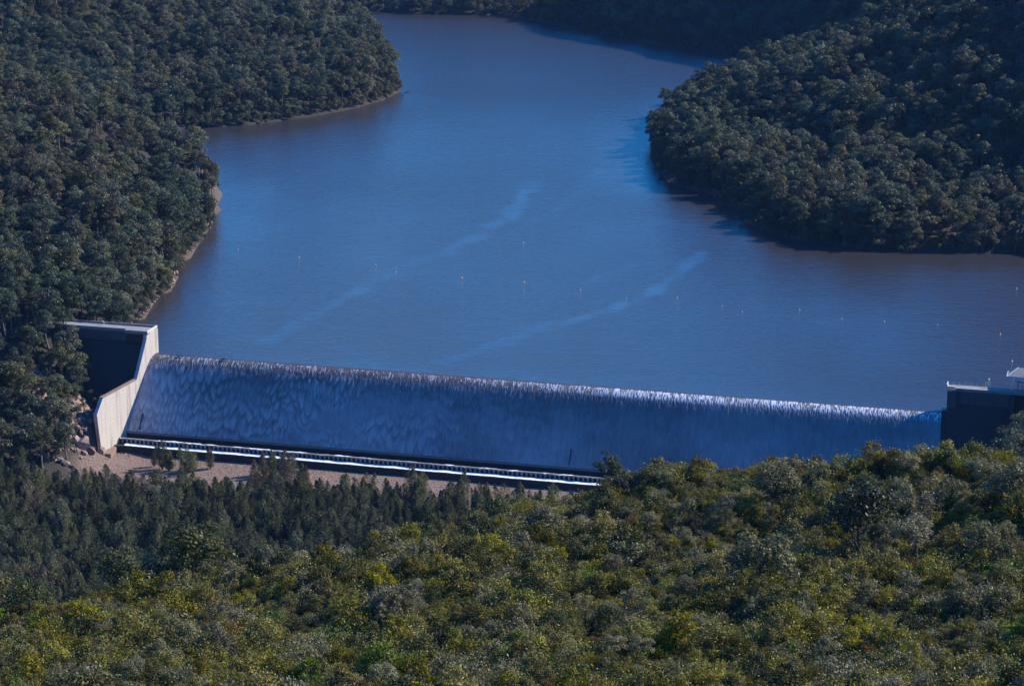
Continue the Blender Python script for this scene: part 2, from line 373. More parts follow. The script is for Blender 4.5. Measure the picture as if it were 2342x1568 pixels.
def ground(x, y):
    x = np.asarray(x, float); y = np.asarray(y, float)
    s, d = to_sd(x, y)
    a = UPF(x, y); sd = poly_sd(x, y)
    a = np.where(sd > 0, np.maximum(a, np.minimum(0.5 + 0.38 * sd, 9.0)), -1.0 - np.minimum(-sd * 0.3, 6))
    a = a + np.clip(sd / 30, 0, 1) * (fbm(x / 55, y / 55, 3) - 0.5) * 22
    b = DNF(x, y) + (fbm(x / 30, y / 30, 9) - 0.5) * 5 * np.clip((DNF(x, y) + 40) / 12, 0.08, 1)
    b = np.where((d > 0) & (d < 47) & (s > -5.2 - KL * np.minimum(d, 40)) & (s < LD + 4), np.minimum(b, -37.0), b)
    w = sstep(-4, 8, d)
    return a * (1 - w) + b * w
X, Y = np.arange(-1000, 1001, 8.0), np.arange(-40, 2901, 8.0)
X = np.unique(np.r_[X[(X < -320) | (X > 440)][::4], np.arange(-320, 441, 5.0)])
Y = np.unique(np.r_[Y[(Y < 250) | (Y > 2500)][::3], np.arange(250, 2501, 6.0)])
GX, GY = np.meshgrid(X, Y)
GZ = np.clip(ground(GX, GY), -45, 480)
GS, GD = to_sd(GX, GY)
grav = sstep(27, 33, GD) * (1 - sstep(64, 74, GD + (fbm(GX / 12, GY / 12, 5) - 0.5) * 14)) * sstep(-16, -6, GS) * (1 - sstep(330, 350, GS)) 
cut = sstep(-60, -50, GS) * (1 - sstep(-9, -6, GS)) * sstep(22, 30, GD) * (1 - sstep(64, 78, GD))
sdl = poly_sd(GX, GY)
beach = (1 - sstep(2, 5, sdl + (fbm(GX / 14, GY / 14, 8) - 0.5) * 12)) * (GX < 0) * (GY < 1450) * 0.5
grav = np.maximum(np.maximum(grav, cut * 0.85 * sstep(0.42, 0.55, fbm(GX / 14, GY / 14, 6))), beach * 0.8)
ny, nx = GX.shape
idx = np.arange(nx * ny).reshape(ny, nx)
quads = np.stack([idx[:-1, :-1], idx[:-1, 1:], idx[1:, 1:], idx[1:, :-1]], -1).reshape(-1, 4)
terrain = link('terrain', mesh_np('terrain', np.stack([GX, GY, GZ], -1).reshape(-1, 3), [quads], [M['terrain']], True, attrs={'gravel': grav.ravel()}))
tag(terrain, 'forested gorge sides and gravel river bed around the dam', kind='structure')

# ------------------------------------------------------------------ lake
S1 = np.unique(np.r_[np.arange(-420, 721, 6.0), np.arange(-60, 421, 2.5)]); D1 = np.r_[-1.2, np.arange(-3.5, -640, -2.5), np.arange(-645, -1650, -6.0)]
SS, DD = np.meshgrid(S1, D1)
LP = A0[None, None] + SS[..., None] * AX + DD[..., None] * DN
rip = np.full(SS.shape, 0.37)
def lane(pts, width, gain):
    global rip
    P = np.array([onz(u, v)[:2] for u, v in pts]); best = np.full(SS.shape, 1e9)
    wob = (fbm(LP[..., 0] / 14, LP[..., 1] / 14, 21) - 0.5) * width * 1.9; gain = gain * (0.6 + 0.8 * sstep(0.35, 0.65, fbm(LP[..., 0] / 10, LP[..., 1] / 22, 22)))
    for a, b in zip(P[:-1], P[1:]):
        e = b - a; t = np.clip(((LP[..., 0] - a[0]) * e[0] + (LP[..., 1] - a[1]) * e[1]) / (e @ e), 0, 1)
        best = np.minimum(best, np.hypot(LP[..., 0] - a[0] - t * e[0], LP[..., 1] - a[1] - t * e[1]))
    rip += gain * (1 - sstep(width * 0.3, width, best + wob))
lane([(960, 845), (1100, 800), (1260, 745), (1400, 705), (1490, 672), (1530, 640), (1610, 580)], 6, -0.14)
lane([(620, 780), (760, 695), (900, 620), (1040, 565), (1160, 500), (1215, 420)], 7.5, -0.11)
lane([(1160, 545), (1290, 470), (1390, 370)], 5, -0.06)
lane([(1230, 690), (1400, 625), (1470, 600)], 5, -0.05)
lane([(660, 800), (760, 755), (850, 720)], 2.5, -0.07)
lx, ly = LP[..., 0], LP[..., 1]
for u_, v_, rad_, g_ in ((1960, 730, 42, -0.10), (2120, 800, 38, -0.08), (1850, 780, 30, 0.07), (1000, 200, 16, 0.22), (985, 215, 10, 0.2)):   # wind patches
    c_ = onz(u_, v_); rip += g_ * np.exp(-((lx - c_[0]) ** 2 + ((ly - c_[1]) * 0.6) ** 2) / rad_ ** 2) * (0.5 + fbm(lx / 18, ly / 18, 35))
rip *= 0.75 + 0.5 * fbm(lx / 70, ly / 110, 31)
inner = -poly_sd(lx, ly)
rip *= 1 + 0.9 * sstep(1550, 1950, ly)
rip *= 0.65 + 0.35 * sstep(5, 60, inner + (fbm(lx / 30, ly / 30, 33) - 0.5) * 40)
ny, nx = SS.shape; idx = np.arange(nx * ny).reshape(ny, nx)
quads = np.stack([idx[:-1, :-1], idx[1:, :-1], idx[1:, 1:], idx[:-1, 1:]], -1).reshape(-1, 4)
lake = link('lake', mesh_np('lake', LP.reshape(-1, 3), [quads], [M['lake']], True, attrs={'ripple': np.clip(rip, 0.05, 1.6).ravel()}))
tag(lake, 'wide blue reservoir lake behind the spillway', kind='structure')

# ------------------------------------------------------------------ dam
HSP, DSP = 30.0, 20.5                 # spillway drop and run
prof = [(-1.2, 0.0), (0.0, -0.02)]
q = 0.1
SLOPE = 1.62
def og(d): return -0.148 * d ** 1.85
dt = (SLOPE / (0.148 * 1.85)) ** (1 / 0.85)
for d_ in np.linspace(0.5, dt, 10): prof.append((d_, og(d_)))
zt = og(dt)
d_end = dt + (HSP + zt) / SLOPE
for k in np.linspace(0.1, 1, 12): prof.append((dt + k * (d_end - dt), zt - SLOPE * k * (d_end - dt)))
DSP = d_end
prof = np.array(prof)
def sl(d): return -0.4 - KL * max(d, 0)
def sr(d): return LD + KR * max(d, 0)
dam = empty('dam', D(0, 10, -36)); tag(dam, 'long concrete gravity dam with water pouring over its wide spillway', 'dam')
ioff = Matrix.Translation(-Vector(D(0, 10, -36)))
def part(mb, name, mat, parent=None, smooth=False):
    me = mb.mesh(name, mat, smooth)
    me.transform(ioff); return link(name, me, parent if parent is not None else dam)
# concrete body under the water sheet
mb = MB()
ring = [(-1.4, -38.0)] + [(d_, z_ - 0.28) for d_, z_ in prof] + [(DSP, -38.0)]
mb.extrude([D(sl(d_) - 0.05, d_, z_) for d_, z_ in ring], [D(sr(d_) + 0.05, d_, z_) for d_, z_ in ring])
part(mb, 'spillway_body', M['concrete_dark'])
# water sheet on the spillway, with roll waves and foam
arc = np.r_[0, np.cumsum(np.hypot(np.diff(prof[:, 0]), np.diff(prof[:, 1])))]
NT, NS = 130, 2000
tt = np.linspace(0, arc[-1], NT); pd = np.interp(tt, arc, prof[:, 0]); pz = np.interp(tt, arc, prof[:, 1])
ss = np.linspace(0, 1, NS)
TT, UU = np.meshgrid(tt, ss, indexing='ij')
SA = np.array([sl(d_) for d_ in pd])[:, None]; SB = np.array([sr(d_) for d_ in pd])[:, None]
SV = SA + (SB - SA) * UU
s_rel = SV
left = 1 - sstep(90, 210, SV)         # strong roll waves on the left half
wx = SV + (fbm(SV / 7, TT / 9, 41) - 0.5) * 5
base_ = (TT + (fbm(SV / 3.6, TT / 6, 38, 3) - 0.5) * 2.2) / 5.4 + (fbm(SV / 11, TT / 26, 42, 4) - 0.5) * 3.2
row0 = np.floor(base_); front = np.full(SV.shape, -9.0)
for k_ in (-2, -1, 0):                # scalloped fronts: each lobe ends in a rounded tongue with dark teeth between
    rw_ = row0 + k_; hsh = hash2(rw_, rw_ * 0, 77)
    lob_ = np.abs(np.sin(np.pi * (wx / (2.0 + 2.4 * vnoise(SV / 30, hsh * 50, 37)) + hsh * 7.3))) ** 0.65 * (0.35 + 0.75 * vnoise(wx / 9, rw_ * 3.1, 45))
    fr_ = rw_ + lob_
    front = np.where((fr_ <= base_) & (fr_ > front), fr_, front)
roll = np.clip((base_ - front) * 1.05, 0, 1) ** 0.75
def blur(a, k, axis):
    return sum(np.roll(a, j, axis) for j in range(-k, k + 1)) / (2 * k + 1)
roll = blur(blur(roll, 1, 1), 2, 0)
roll = 0.5 + (roll - 0.5) * sstep(0.25, 0.6, fbm(SV / 22, TT / 14, 39, 3))
fine = fbm(SV / 1.1, TT / 5.0, 43, 4); fine2 = fbm(SV / 0.55, TT / 1.6, 44, 3)
fade = sstep(3.5, 10, TT)
amp_ = (0.10 + 0.90 * (1 - sstep(60, 215, SV))) * fade
foam_face = 0.275 + (roll - 0.5) * 0.30 * amp_ + (fine - 0.5) * 0.10 + (fine2 - 0.5) * 0.09 + 0.08 * sstep(8, 26, TT)
patch = fbm(SV / 30, TT / 18, 46, 3)
foam_face += (patch - 0.5) * 0.25
foam_face += 0.09 * (1 - sstep(0, 30, SV))
# sunlit crest: streaky white water with sun sparkle put into the foam, thinner to the left
dens = 0.25 + 0.55 * sstep(120, 230, SV) + (fbm(SV / 14, TT / 50, 48, 3) - 0.5) * 0.35
st1 = fbm(SV / 0.30, TT / 1.5, 49, 3)
cr = sstep(0.62 - 0.25 * dens, 0.78 - 0.22 * dens, st1) * (0.55 + 0.45 * dens)
cr = cr * sstep(1.5, 3.0, TT + (fine - 0.5) * 1.5)
kf = sstep(5.5, 8.0, TT + (st1 - 0.5) * 1.8)
foam = (0.05 + 0.30 * dens + 0.66 * cr) * (1 - kf) + foam_face * kf
foam = foam * sstep(1.9, 2.7, TT + (fine - 0.5) * 0.8)
hgt = (roll - 0.5) * 0.22 * amp_ + (fine - 0.5) * 0.12 * sstep(1.5, 4, TT) + cr * 0.10
tn = np.gradient(pz) / (np.gradient(pd) + 1e-9); nn = np.stack([-tn, np.ones_like(tn)], -1); nn /= np.linalg.norm(nn, axis=1)[:, None]
Wd = pd[:, None] + nn[:, 0][:, None] * hgt; Wz = pz[:, None] + nn[:, 1][:, None] * hgt
SP = A0 + SV[..., None] * AX + Wd[..., None] * DN; SP[..., 2] = Wz
idx = np.arange(NT * NS).reshape(NT, NS)
quads = np.stack([idx[:-1, :-1], idx[1:, :-1], idx[1:, 1:], idx[:-1, 1:]], -1).reshape(-1, 4)
spw = link('spillway_water', mesh_np('spillway_water', SP.reshape(-1, 3), [quads], [M['spill']], True, attrs={'foam': np.clip(foam, 0, 1).ravel()}))
tag(spw, 'sheet of falling water covering the spillway face', kind='structure')
# toe: dark basin, arched sill, shelf
ZB, ZS = -34.1, -34.5
D_SILL = DSP + 4.6
mb = MB(); mb.extrude([D(sl(d_) - .3, d_, z_) for d_, z_ in ((DSP - 1, -40.2), (DSP - 1, ZB), (D_SILL + 2.2, ZB), (D_SILL + 2.2, -40.2))],
                      [D(sr(d_) + .3, d_, z_) for d_, z_ in ((DSP - 1, -40.2), (DSP - 1, ZB), (D_SILL + 2.2, ZB), (D_SILL + 2.2, -40.2))])
apron = part(mb, 'apron', M['concrete_dark'])
mb = MB(); mb.extrude([D(sl(DSP) - .2, d_, z_) for d_, z_ in ((DSP - 0.6, -31.0), (DSP - 0.6, -30.15), (DSP + 0.25, -30.15), (DSP + 0.1, -31.0))],
                      [D(sr(DSP), d_, z_) for d_, z_ in ((DSP - 0.6, -31.0), (DSP - 0.6, -30.15), (DSP + 0.25, -30.15), (DSP + 0.1, -31.0))])
part(mb, 'spillway_lip', M['concrete_grey'])
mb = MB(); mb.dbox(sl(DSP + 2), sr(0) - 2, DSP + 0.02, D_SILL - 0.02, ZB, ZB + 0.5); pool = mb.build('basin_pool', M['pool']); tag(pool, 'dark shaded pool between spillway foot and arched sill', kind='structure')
BAY, HB, TW = 2.05, 2.35, 0.8         # one bay of the arched sill
def bay_mesh():
    m = MB(); r = BAY * 0.33; zc = HB - 0.38 - r; N = 7
    fr = []                            # outline of half-pier + arch + half-pier, seen from downstream
    out = [(-BAY / 2, 0), (-r, 0)] + [(-r * math.cos(math.pi * k / (N - 1)), zc + r * math.sin(math.pi * k / (N - 1))) for k in range(N)] + [(r, 0), (BAY / 2, 0), (BAY / 2, HB), (-BAY / 2, HB)]
    n = len(out)
    a = AX; b = DN
    def P(x, z, d): return x * a + d * b + np.array([0, 0, z])
    V = [P(x, z, 0) for x, z in out] + [P(x, z, TW) for x, z in out]
    F = []
    for o in (0, n):                   # faces front and back: pier, pier, spandrel strips
        F.append((o + 0, o + 1, o + 2, o + n - 1)); F.append((o + n - 4, o + n - 3, o + n - 2, o + n - 5))
        for k in range(2, 2 + N - 1):
            F.append((o + k, o + k + 1, o + (n - 2 if k >= 2 + N // 2 else n - 1)))
        F.append((o + 2 + N // 2, o + n - 2, o + n - 1))
    for i in range(n): F.append((i, (i + 1) % n, n + (i + 1) % n, n + i))
    m.add(V, F); return m.mesh('arched_bay', M['concrete_grey'])
bay = bay_mesh()
sill = part((lambda m: (m.dbox(sl(D_SILL) - 1.2, LD - 66, D_SILL - 0.6, D_SILL - 0.02, ZB, ZB + 1.7), m)[1])(MB()), 'toe_sill', M['concrete_dark'])
s_a = sl(D_SILL) - 0.6; nb = int((LD - 70 - s_a) / BAY)
for i in range(nb):
    o = link('arched_bay', bay, sill); o.location = Vector(D(s_a + (i + 0.5) * BAY, D_SILL + 0.01, ZB + 0.003) - D(0, 10, -36))
# white water on top of the sill and on its shelf
def foam_strip(name, s0, s1, d0, d1, z, amp, seed, gap=0.0, step=0.35, nd=6, label=''):
    ns = int((s1 - s0) / step); S = np.linspace(s0, s1, ns); Dn = np.linspace(d0, d1, nd)
    Sg, Dg = np.meshgrid(S, Dn, indexing='ij')
    h = fbm(Sg / 1.6, Dg / 1.2, seed, 3); env = fbm(S / 6.0, S * 0, seed + 5, 3)[:, None]
    edge = np.sin(np.linspace(0.15, 0.93, nd) * np.pi)[None]
    Z = z + amp * (h * 0.6 + np.clip(env - 0.42 - gap, -0.5, 1) * 2.2) * edge
    Dg = Dg + (fbm(Sg / 1.1, Dg * 0 + 3, seed + 9, 2) - 0.5) * 0.5
    V = A0 + Sg[..., None] * AX + Dg[..., None] * DN; V[..., 2] = Z
    i = np.arange(ns * nd).reshape(ns, nd)
    qd = np.stack([i[:-1, :-1], i[:-1, 1:], i[1:, 1:], i[1:, :-1]], -1).reshape(-1, 4)
    o = link(name, mesh_np(name, V.reshape(-1, 3), [qd], [M['foam']], True)); tag(o, label, kind='stuff'); return o
foam_strip('sill_foam', s_a + 1, LD - 70, D_SILL - 0.5, D_SILL + TW + 0.12, ZB + HB - 0.16, 0.36, 71, 0.07, label='broken white water spilling over the arched sill')
foam_strip('shelf_foam', s_a + 4, LD - 70, D_SILL + TW - 0.1, D_SILL + 4.1, ZS + 0.46, 0.3, 75, -0.1, label='white foam strip on the shelf below the arches')
mb = MB(); mb.dbox(sl(D_SILL + 3) - 0.5, LD - 60, D_SILL - 0.3, D_SILL + 4.4, -40.3, ZS + 0.3); part(mb, 'toe_shelf', M['concrete_dark'])
# left training wall (a plane opening outwards): outline as (d, z)
def wall_pt(d_, z_, off=0.0): return D(-0.45 - KL * d_ - off, d_, z_)
wl_out = [(-2.2, -38), (-2.2, 11.0), (5.6, 11.0), (5.9, 8.0), (13.8, -8.8), (37.2, -11.2), (41.6, -17.5), (39.3, -36.5), (38.0, -38)]
mb = MB(); mb.extrude([wall_pt(d_, z_, 0) for d_, z_ in wl_out], [wall_pt(d_, z_, 1.6) for d_, z_ in wl_out])
part(mb, 'training_wall', M['concrete_stained'])
mb = MB(); mb.extrude([wall_pt(d_, z_, -0.12) for d_, z_ in ((14.0, -8.75), (37.1, -11.1), (37.3, -10.8), (14.0, -8.4))], [wall_pt(d_, z_, 1.75) for d_, z_ in ((14.0, -8.75), (37.1, -11.1), (37.3, -10.8), (14.0, -8.4))])
part(mb, 'wall_coping', M['concrete_brown'])
# brown slab at the foot of the wall
mb = MB(); mb.hexa([D(-13, D_SILL + 15, -38), D(-5, D_SILL + 15, -38), D(-6.6, D_SILL + 5.3, -38), D(-9.3, D_SILL + 1.5, -38), D(-12.5, D_SILL + 14.5, -35.0), D(-5.2, D_SILL + 14.5, -35.0), D(-6.6, D_SILL + 5.4, ZS - 0.1), D(-9.3, D_SILL + 1.7, ZS - 0.1)])
part(mb, 'foot_slab', M['concrete_brown'])
# left abutment block with deck
def profile_block(s0, s1, pts, name, mat, parent=None):
    m = MB(); m.extrude([D(s0, d_, z_) for d_, z_ in pts], [D(s1, d_, z_) for d_, z_ in pts]); return part(m, name, mat, parent)
abp = [(-4.6, -38), (-4.6, 10.2), (3.0, 10.2), (3.0, 5.6), (4.6, 4.6), (16.0, -20), (16.0, -38)]
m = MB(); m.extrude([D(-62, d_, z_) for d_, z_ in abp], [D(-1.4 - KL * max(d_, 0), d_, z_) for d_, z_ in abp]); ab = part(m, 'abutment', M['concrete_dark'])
m = MB(); m.dbox(-62, -1.4, -5.0, 3.8, 10.203, 10.75); part(m, 'deck', M['concrete_grey'], ab)
m = MB(); m.dbox(-62, -12.2, 3.25, 3.85, 10.753, 11.6); part(m, 'parapet', M['concrete_grey'], ab)
m = MB(); m.dbox(-62, -1.5, -5.05, -4.6, 10.753, 11.65); part(m, 'parapet', M['concrete_grey'], ab)
m = MB(); m.dbox(-62, -12, 3.004, 3.6, 5.7, 10.2); part(m, 'downstream_beam', M['concrete_mid'], ab)
m = MB(); m.extrude([D(-12, d_, z_) for d_, z_ in ((3.004, 10.2), (5.4, 10.2), (5.4, 6.2), (4.5, 4.7), (3.004, 4.4))], [D(-2.2, d_, z_) for d_, z_ in ((3.004, 10.2), (5.4, 10.2), (5.4, 6.2), (4.5, 4.7), (3.004, 4.4))]); part(m, 'corbel', M['concrete_dark'], ab)
m = MB(); m.dbox(-12.3, -1.2, 3.804, 6.2, 10.21, 10.78); part(m, 'landing', M['concrete_grey'], ab)
m = MB(); m.dbox(-12.0, -1.8, 5.8, 6.15, 10.783, 11.65); m.dbox(-12.3, -12.003, 3.9, 6.15, 10.783, 11.6); part(m, 'landing_parapet', M['concrete_grey'], ab)
m = MB(); m.dbox(-1.795, -1.25, -4.8, 6.18, 10.783, 11.75); part(m, 'end_parapet', M['concrete_pale'], ab)
# raised dark bars standing in for drain slots in the spillway face
for sx_, t0, t1 in ((2.5, 0.79, 0.97), (196.0, 0.80, 0.97)):
    m = MB(); a = [(np.interp(t * arc[-1], arc, prof[:, 0]), np.interp(t * arc[-1], arc, prof[:, 1])) for t in (t0, t1)]
    m.extrude([D(sx_ - 0.14 - (0.12 * a_[0] if sx_ < 50 else 0), a_[0] + o_, a_[1] + o_ * 0.6) for a_, o_ in ((a[0], 0), (a[0], 0.55), (a[1], 0.55), (a[1], 0))],
              [D(sx_ + 0.14 - (0.12 * a_[0] if sx_ < 50 else 0), a_[0] + o_, a_[1] + o_ * 0.6) for a_, o_ in ((a[0], 0), (a[0], 0.55), (a[1], 0.55), (a[1], 0))])
    part(m, 'drain_slot_bar', M['concrete_dark'])
# right training wall and abutment
def rw(d_, z_, off=0.0): return D(LD + 0.35 + KR * d_ + off, d_, z_)
wr_out = [(-1.6, -38), (-1.6, 0.9), (1.4, 0.9), (3.2, -0.9), (8.0, -6.2), (23.5, -29.0), (30, -31), (30, -38)]
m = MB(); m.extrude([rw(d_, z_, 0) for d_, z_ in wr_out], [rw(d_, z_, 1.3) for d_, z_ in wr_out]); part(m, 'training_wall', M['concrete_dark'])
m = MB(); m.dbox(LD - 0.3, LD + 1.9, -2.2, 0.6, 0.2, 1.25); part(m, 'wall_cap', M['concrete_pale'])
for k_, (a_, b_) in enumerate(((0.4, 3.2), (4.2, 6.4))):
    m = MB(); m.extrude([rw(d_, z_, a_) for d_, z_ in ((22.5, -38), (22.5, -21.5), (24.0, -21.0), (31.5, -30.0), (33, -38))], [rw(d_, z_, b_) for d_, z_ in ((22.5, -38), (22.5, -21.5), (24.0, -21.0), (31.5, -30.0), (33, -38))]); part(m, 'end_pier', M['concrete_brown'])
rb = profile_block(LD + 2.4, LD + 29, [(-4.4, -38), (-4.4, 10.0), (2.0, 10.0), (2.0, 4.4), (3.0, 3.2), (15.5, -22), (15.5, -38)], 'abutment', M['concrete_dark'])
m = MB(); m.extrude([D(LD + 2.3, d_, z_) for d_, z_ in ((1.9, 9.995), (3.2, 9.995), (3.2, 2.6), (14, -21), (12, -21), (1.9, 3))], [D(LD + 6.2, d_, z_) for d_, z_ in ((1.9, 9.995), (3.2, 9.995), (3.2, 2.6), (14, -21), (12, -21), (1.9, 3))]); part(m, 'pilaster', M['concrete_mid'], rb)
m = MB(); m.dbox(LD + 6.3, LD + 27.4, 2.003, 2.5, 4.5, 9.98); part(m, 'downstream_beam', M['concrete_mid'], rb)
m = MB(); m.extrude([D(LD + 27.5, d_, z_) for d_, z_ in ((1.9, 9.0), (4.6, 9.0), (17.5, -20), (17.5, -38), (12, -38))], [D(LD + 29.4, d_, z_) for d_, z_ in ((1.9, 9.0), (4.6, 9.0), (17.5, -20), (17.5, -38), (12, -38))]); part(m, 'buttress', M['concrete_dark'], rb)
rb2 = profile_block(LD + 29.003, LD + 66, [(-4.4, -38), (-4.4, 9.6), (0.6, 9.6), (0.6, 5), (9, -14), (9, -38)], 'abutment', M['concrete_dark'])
m = MB(); m.dbox(LD + 2.0, LD + 66, -4.9, 2.5, 10.003, 10.5); part(m, 'deck', M['concrete_grey'], rb)
m = MB(); m.dbox(LD + 5.5, LD + 66, 2.0, 2.55, 10.503, 11.2); part(m, 'parapet', M['concrete_grey'], rb)
m = MB(); m.dbox(LD + 2.0, LD + 5.4, 1.0, 1.5, 10.503, 11.4); m.dbox(LD + 1.7, LD + 2.1, -3.0, 1.3, 10.503, 12.3); part(m, 'end_parapet', M['concrete_pale'], rb)
rail = MB()
rail.tube([(0, 0, 0), (0, 0, 1.5)], 0.06, 4); rail_m = rail.mesh('railing_post', M['steel'])
for k_ in range(22): o = link('railing_post', rail_m, rb); o.location = Vector(D(LD + 4 + k_ * 2.4, -4.5, 10.5) - D(0, 10, -36))
for z_ in (11.2, 11.95):
    m = MB(); m.tube([D(LD + 4, -4.5, z_), D(LD + 60, -4.5, z_)], 0.055, 4); part(m, 'handrail', M['steel'], rb)
m = MB()
for k_ in range(3): m.tube([D(LD + 17.0 + k_ * 0.9, -4.2, 10.5), D(LD + 17.0 + k_ * 0.9, -4.2, 12.9)], 0.09, 5)
m.tube([D(LD + 17.0, -4.2, 12.8), D(LD + 18.8, -4.2, 12.8)], 0.08, 5); part(m, 'access_gate', M['white_paint'], rb)
# landings of the outside stair on the right abutment
for k_, (s_, d_, z_) in enumerate(((LD + 33, 3.8, 3.5), (LD + 32.4, 6.0, -2.5), (LD + 31.6, 9.2, -9), (LD + 31.0, 11, -14))):
    m = MB(); m.dbox(s_ - 1.3, s_ + 2.6, d_, d_ + 1.2, z_, z_ + 0.22); part(m, 'stair_landing', M['steel'], rb2)

# hoist house on the right abutment
hh = empty('hoist_house', D(LD + 32, -5, 10.5)); tag(hh, 'white hoist shelter with pitched roof on steel posts above right abutment', 'shelter')
hoff = Matrix.Translation(-Vector(D(LD + 32, -5, 10.5)))
def hpart(m, name, mat, parent=None):
    me = m.mesh(name, mat); me.transform(hoff); return link(name, me, parent or hh)
zr0, zr1 = 16.4, 19.6
for s_ in (27.6, 33.2, 38.8):
    for d_ in (-8.6, -1.6):
        m = MB(); m.dbox(LD + s_ - 0.2, LD + s_ + 0.2, d_ - 0.2, d_ + 0.2, 10.51, zr0); hpart(m, 'post', M['white_paint'])
for d_ in (-8.6, -1.6):
    m = MB(); m.dbox(LD + 26.6, LD + 40.2, d_ - 0.16, d_ + 0.16, zr0 + 0.003, zr0 + 0.4); hpart(m, 'beam', M['white_paint'])
for s_ in (27.6, 33.2, 38.8):
    m = MB(); m.tube([D(LD + s_, -1.75, 13.0), D(LD + s_ + 2.6, -1.75, zr0)], 0.09, 4); hpart(m, 'brace', M['steel'])
e0, e1 = 25.6, 41.4
m = MB(); m.add([D(LD + e0, -0.4, zr0 + 0.45), D(LD + e1, -0.4, zr0 + 0.45), D(LD + e1, -9.8, zr0 + 0.45), D(LD + e0, -9.8, zr0 + 0.45), D(LD + e0 + 4.2, -5.1, zr1), D(LD + e1 - 4.2, -5.1, zr1)], [(0, 1, 5, 4), (1, 2, 5), (2, 3, 4, 5), (3, 0, 4), (3, 2, 1, 0)])
roof = hpart(m, 'roof', M['concrete_grey'])
m = MB()
for a_, b_ in (((e0, -0.4), (e1, -0.4)), ((e0, -9.8), (e1, -9.8)), ((e0, -0.4), (e0, -9.8)), ((e1, -0.4), (e1, -9.8))):
    m.tube([D(LD + a_[0], a_[1], zr0 + 0.42), D(LD + b_[0], b_[1], zr0 + 0.42)], 0.22, 4)
hpart(m, 'gutter', M['white_paint'], roof)
for a_ in ((e0, -0.4), (e0, -9.8)):
    m = MB(); m.tube([D(LD + a_[0], a_[1], zr0 + 0.5), D(LD + e0 + 4.2, -5.1, zr1 + 0.05)], 0.16, 4); hpart(m, 'hip_cap', M['white_paint'], roof)
m = MB(); m.tube([D(LD + 30, -5, 10.5), D(LD + 30, -5, 14.2)], 0.35, 7); m.tube([D(LD + 31.8, -5, 10.5), D(LD + 31.8, -5, 13.6)], 0.3, 7); m.dbox(LD + 29.4, LD + 32.6, -5.6, -4.4, 13.2, 14.0); hpart(m, 'winch', M['steel'])

# small white post on the left deck
p0 = D(-26.5, -3.2, 10.75); ds = empty('deck_post', p0); tag(ds, 'small white post with bent arm on the left dam deck', 'post')
m = MB(); m.tube([(0, 0, 0), (0, 0, 1.6)], 0.14, 6); link('upright', m.mesh('upright', M['white_paint']), ds)
m = MB(); m.tube([(0.1, 0, 1.55), (-1.0, 0.2, 1.75)], 0.16, 6); link('arm', m.mesh('arm', M['white_paint']), ds)

# driftwood on the crest
def log(p, v, r, mat, label):
    p = np.array(p); v = np.array(v); o = empty('driftwood_log', p); tag(o, label, 'log')
    m = MB(); m.tube([(0, 0, 0), v * 0.5 + [0, 0, 0.12], v], [r, r * 0.9, r * 0.6], 7); link('stem', m.mesh('stem', mat), o)
    m = MB(); m.tube([v * 0.35, v * 0.5 + [0.1, 0.4, 0.6]], [r * 0.5, r * 0.25], 5); link('stub', m.mesh('stub', mat), o)
log(onz(508, 821, 0.1), AX * 1.8 + [0, 0, 0.25], 0.38, M['wood_dark'], 'dark driftwood log stranded on the spillway crest beside left wall')
log(onz(404, 813, 0.15), AX * 3.6 + [0, 0, 0.1], 0.2, M['wood_dark'], 'thin dark driftwood branch on the crest near the left training wall')
log(D(5.0, 1.2, -0.3), DN * 1.9 - AX * 1.0 + [0, 0, -0.7], 0.16, M['wood_pale'], 'pale stick hanging over the lip at the left end of crest')
log(onz(925, 212, 0.1), np.array([4.5, 1.0, 0.9]), 0.3, M['wood_dark'], 'dark fallen branch in the water off the far peninsula tip')

# ------------------------------------------------------------------ buoys
def buoy_meshes(mat):
    m = MB(); ring = [(0.0, -0.25), (0.55, -0.2), (0.62, 0.15), (0.5, 0.4), (0.2, 0.55)]
    N = 10; V = []; F = []
    for r, z in ring: V += [(r * math.cos(2 * math.pi * k / N), r * math.sin(2 * math.pi * k / N), z) for k in range(N)]
    for i in range(len(ring) - 1):
        for k in range(N): F.append((i * N + k, i * N + (k + 1) % N, (i + 1) * N + (k + 1) % N, (i + 1) * N + k))
    F.append(tuple(range((len(ring) - 1) * N, len(ring) * N))); m.add(V, F)
    m2 = MB(); m2.tube([(0, 0, 0.5), (0, 0, 0.8), (0, 0, 1.1)], [0.26, 0.22, 0.1], 8)
    return m.mesh('float', mat, True), m2.mesh('marker', mat)
bf, bmk = buoy_meshes(M['buoy_orange']); bfw, _ = buoy_meshes(M['buoy_white'])
BU = [(545, 570, .6), (684, 589, 1), (859, 606, .95), (906, 622, .7), (1056, 636, 1.15), (1198, 646, 1.15), (1327, 664, 1.05), (1433, 682, .8), (1548, 681, 1.05), (1651, 700, .75), (1697, 713, .75), (1828, 709, 1), (1925, 730, .95), (2022, 735, .85), (2144, 743, .75), (2287, 764, 1.05)]
ordn = ['first', 'second', 'third', 'fourth', 'fifth', 'sixth', 'seventh', 'eighth', 'ninth', 'tenth', 'eleventh', 'twelfth', 'thirteenth', 'fourteenth', 'fifteenth', 'sixteenth']
for i, (u, v, k) in enumerate(BU):
    o = empty('buoy', onz(u, v, 0)); o.scale = (k * .66, k * .66, k * .66)
    n_ = len(BU)
    lab = f'{ordn[i]} orange marker buoy of the floating line counted from the left shore' if i < 8 else f'{ordn[n_ - 1 - i]} orange marker buoy of the floating line counted from the right end'
    tag(o, lab, 'buoy', 'orange buoys strung across the lake')
    link('float', bf, o); link('marker', bmk, o)
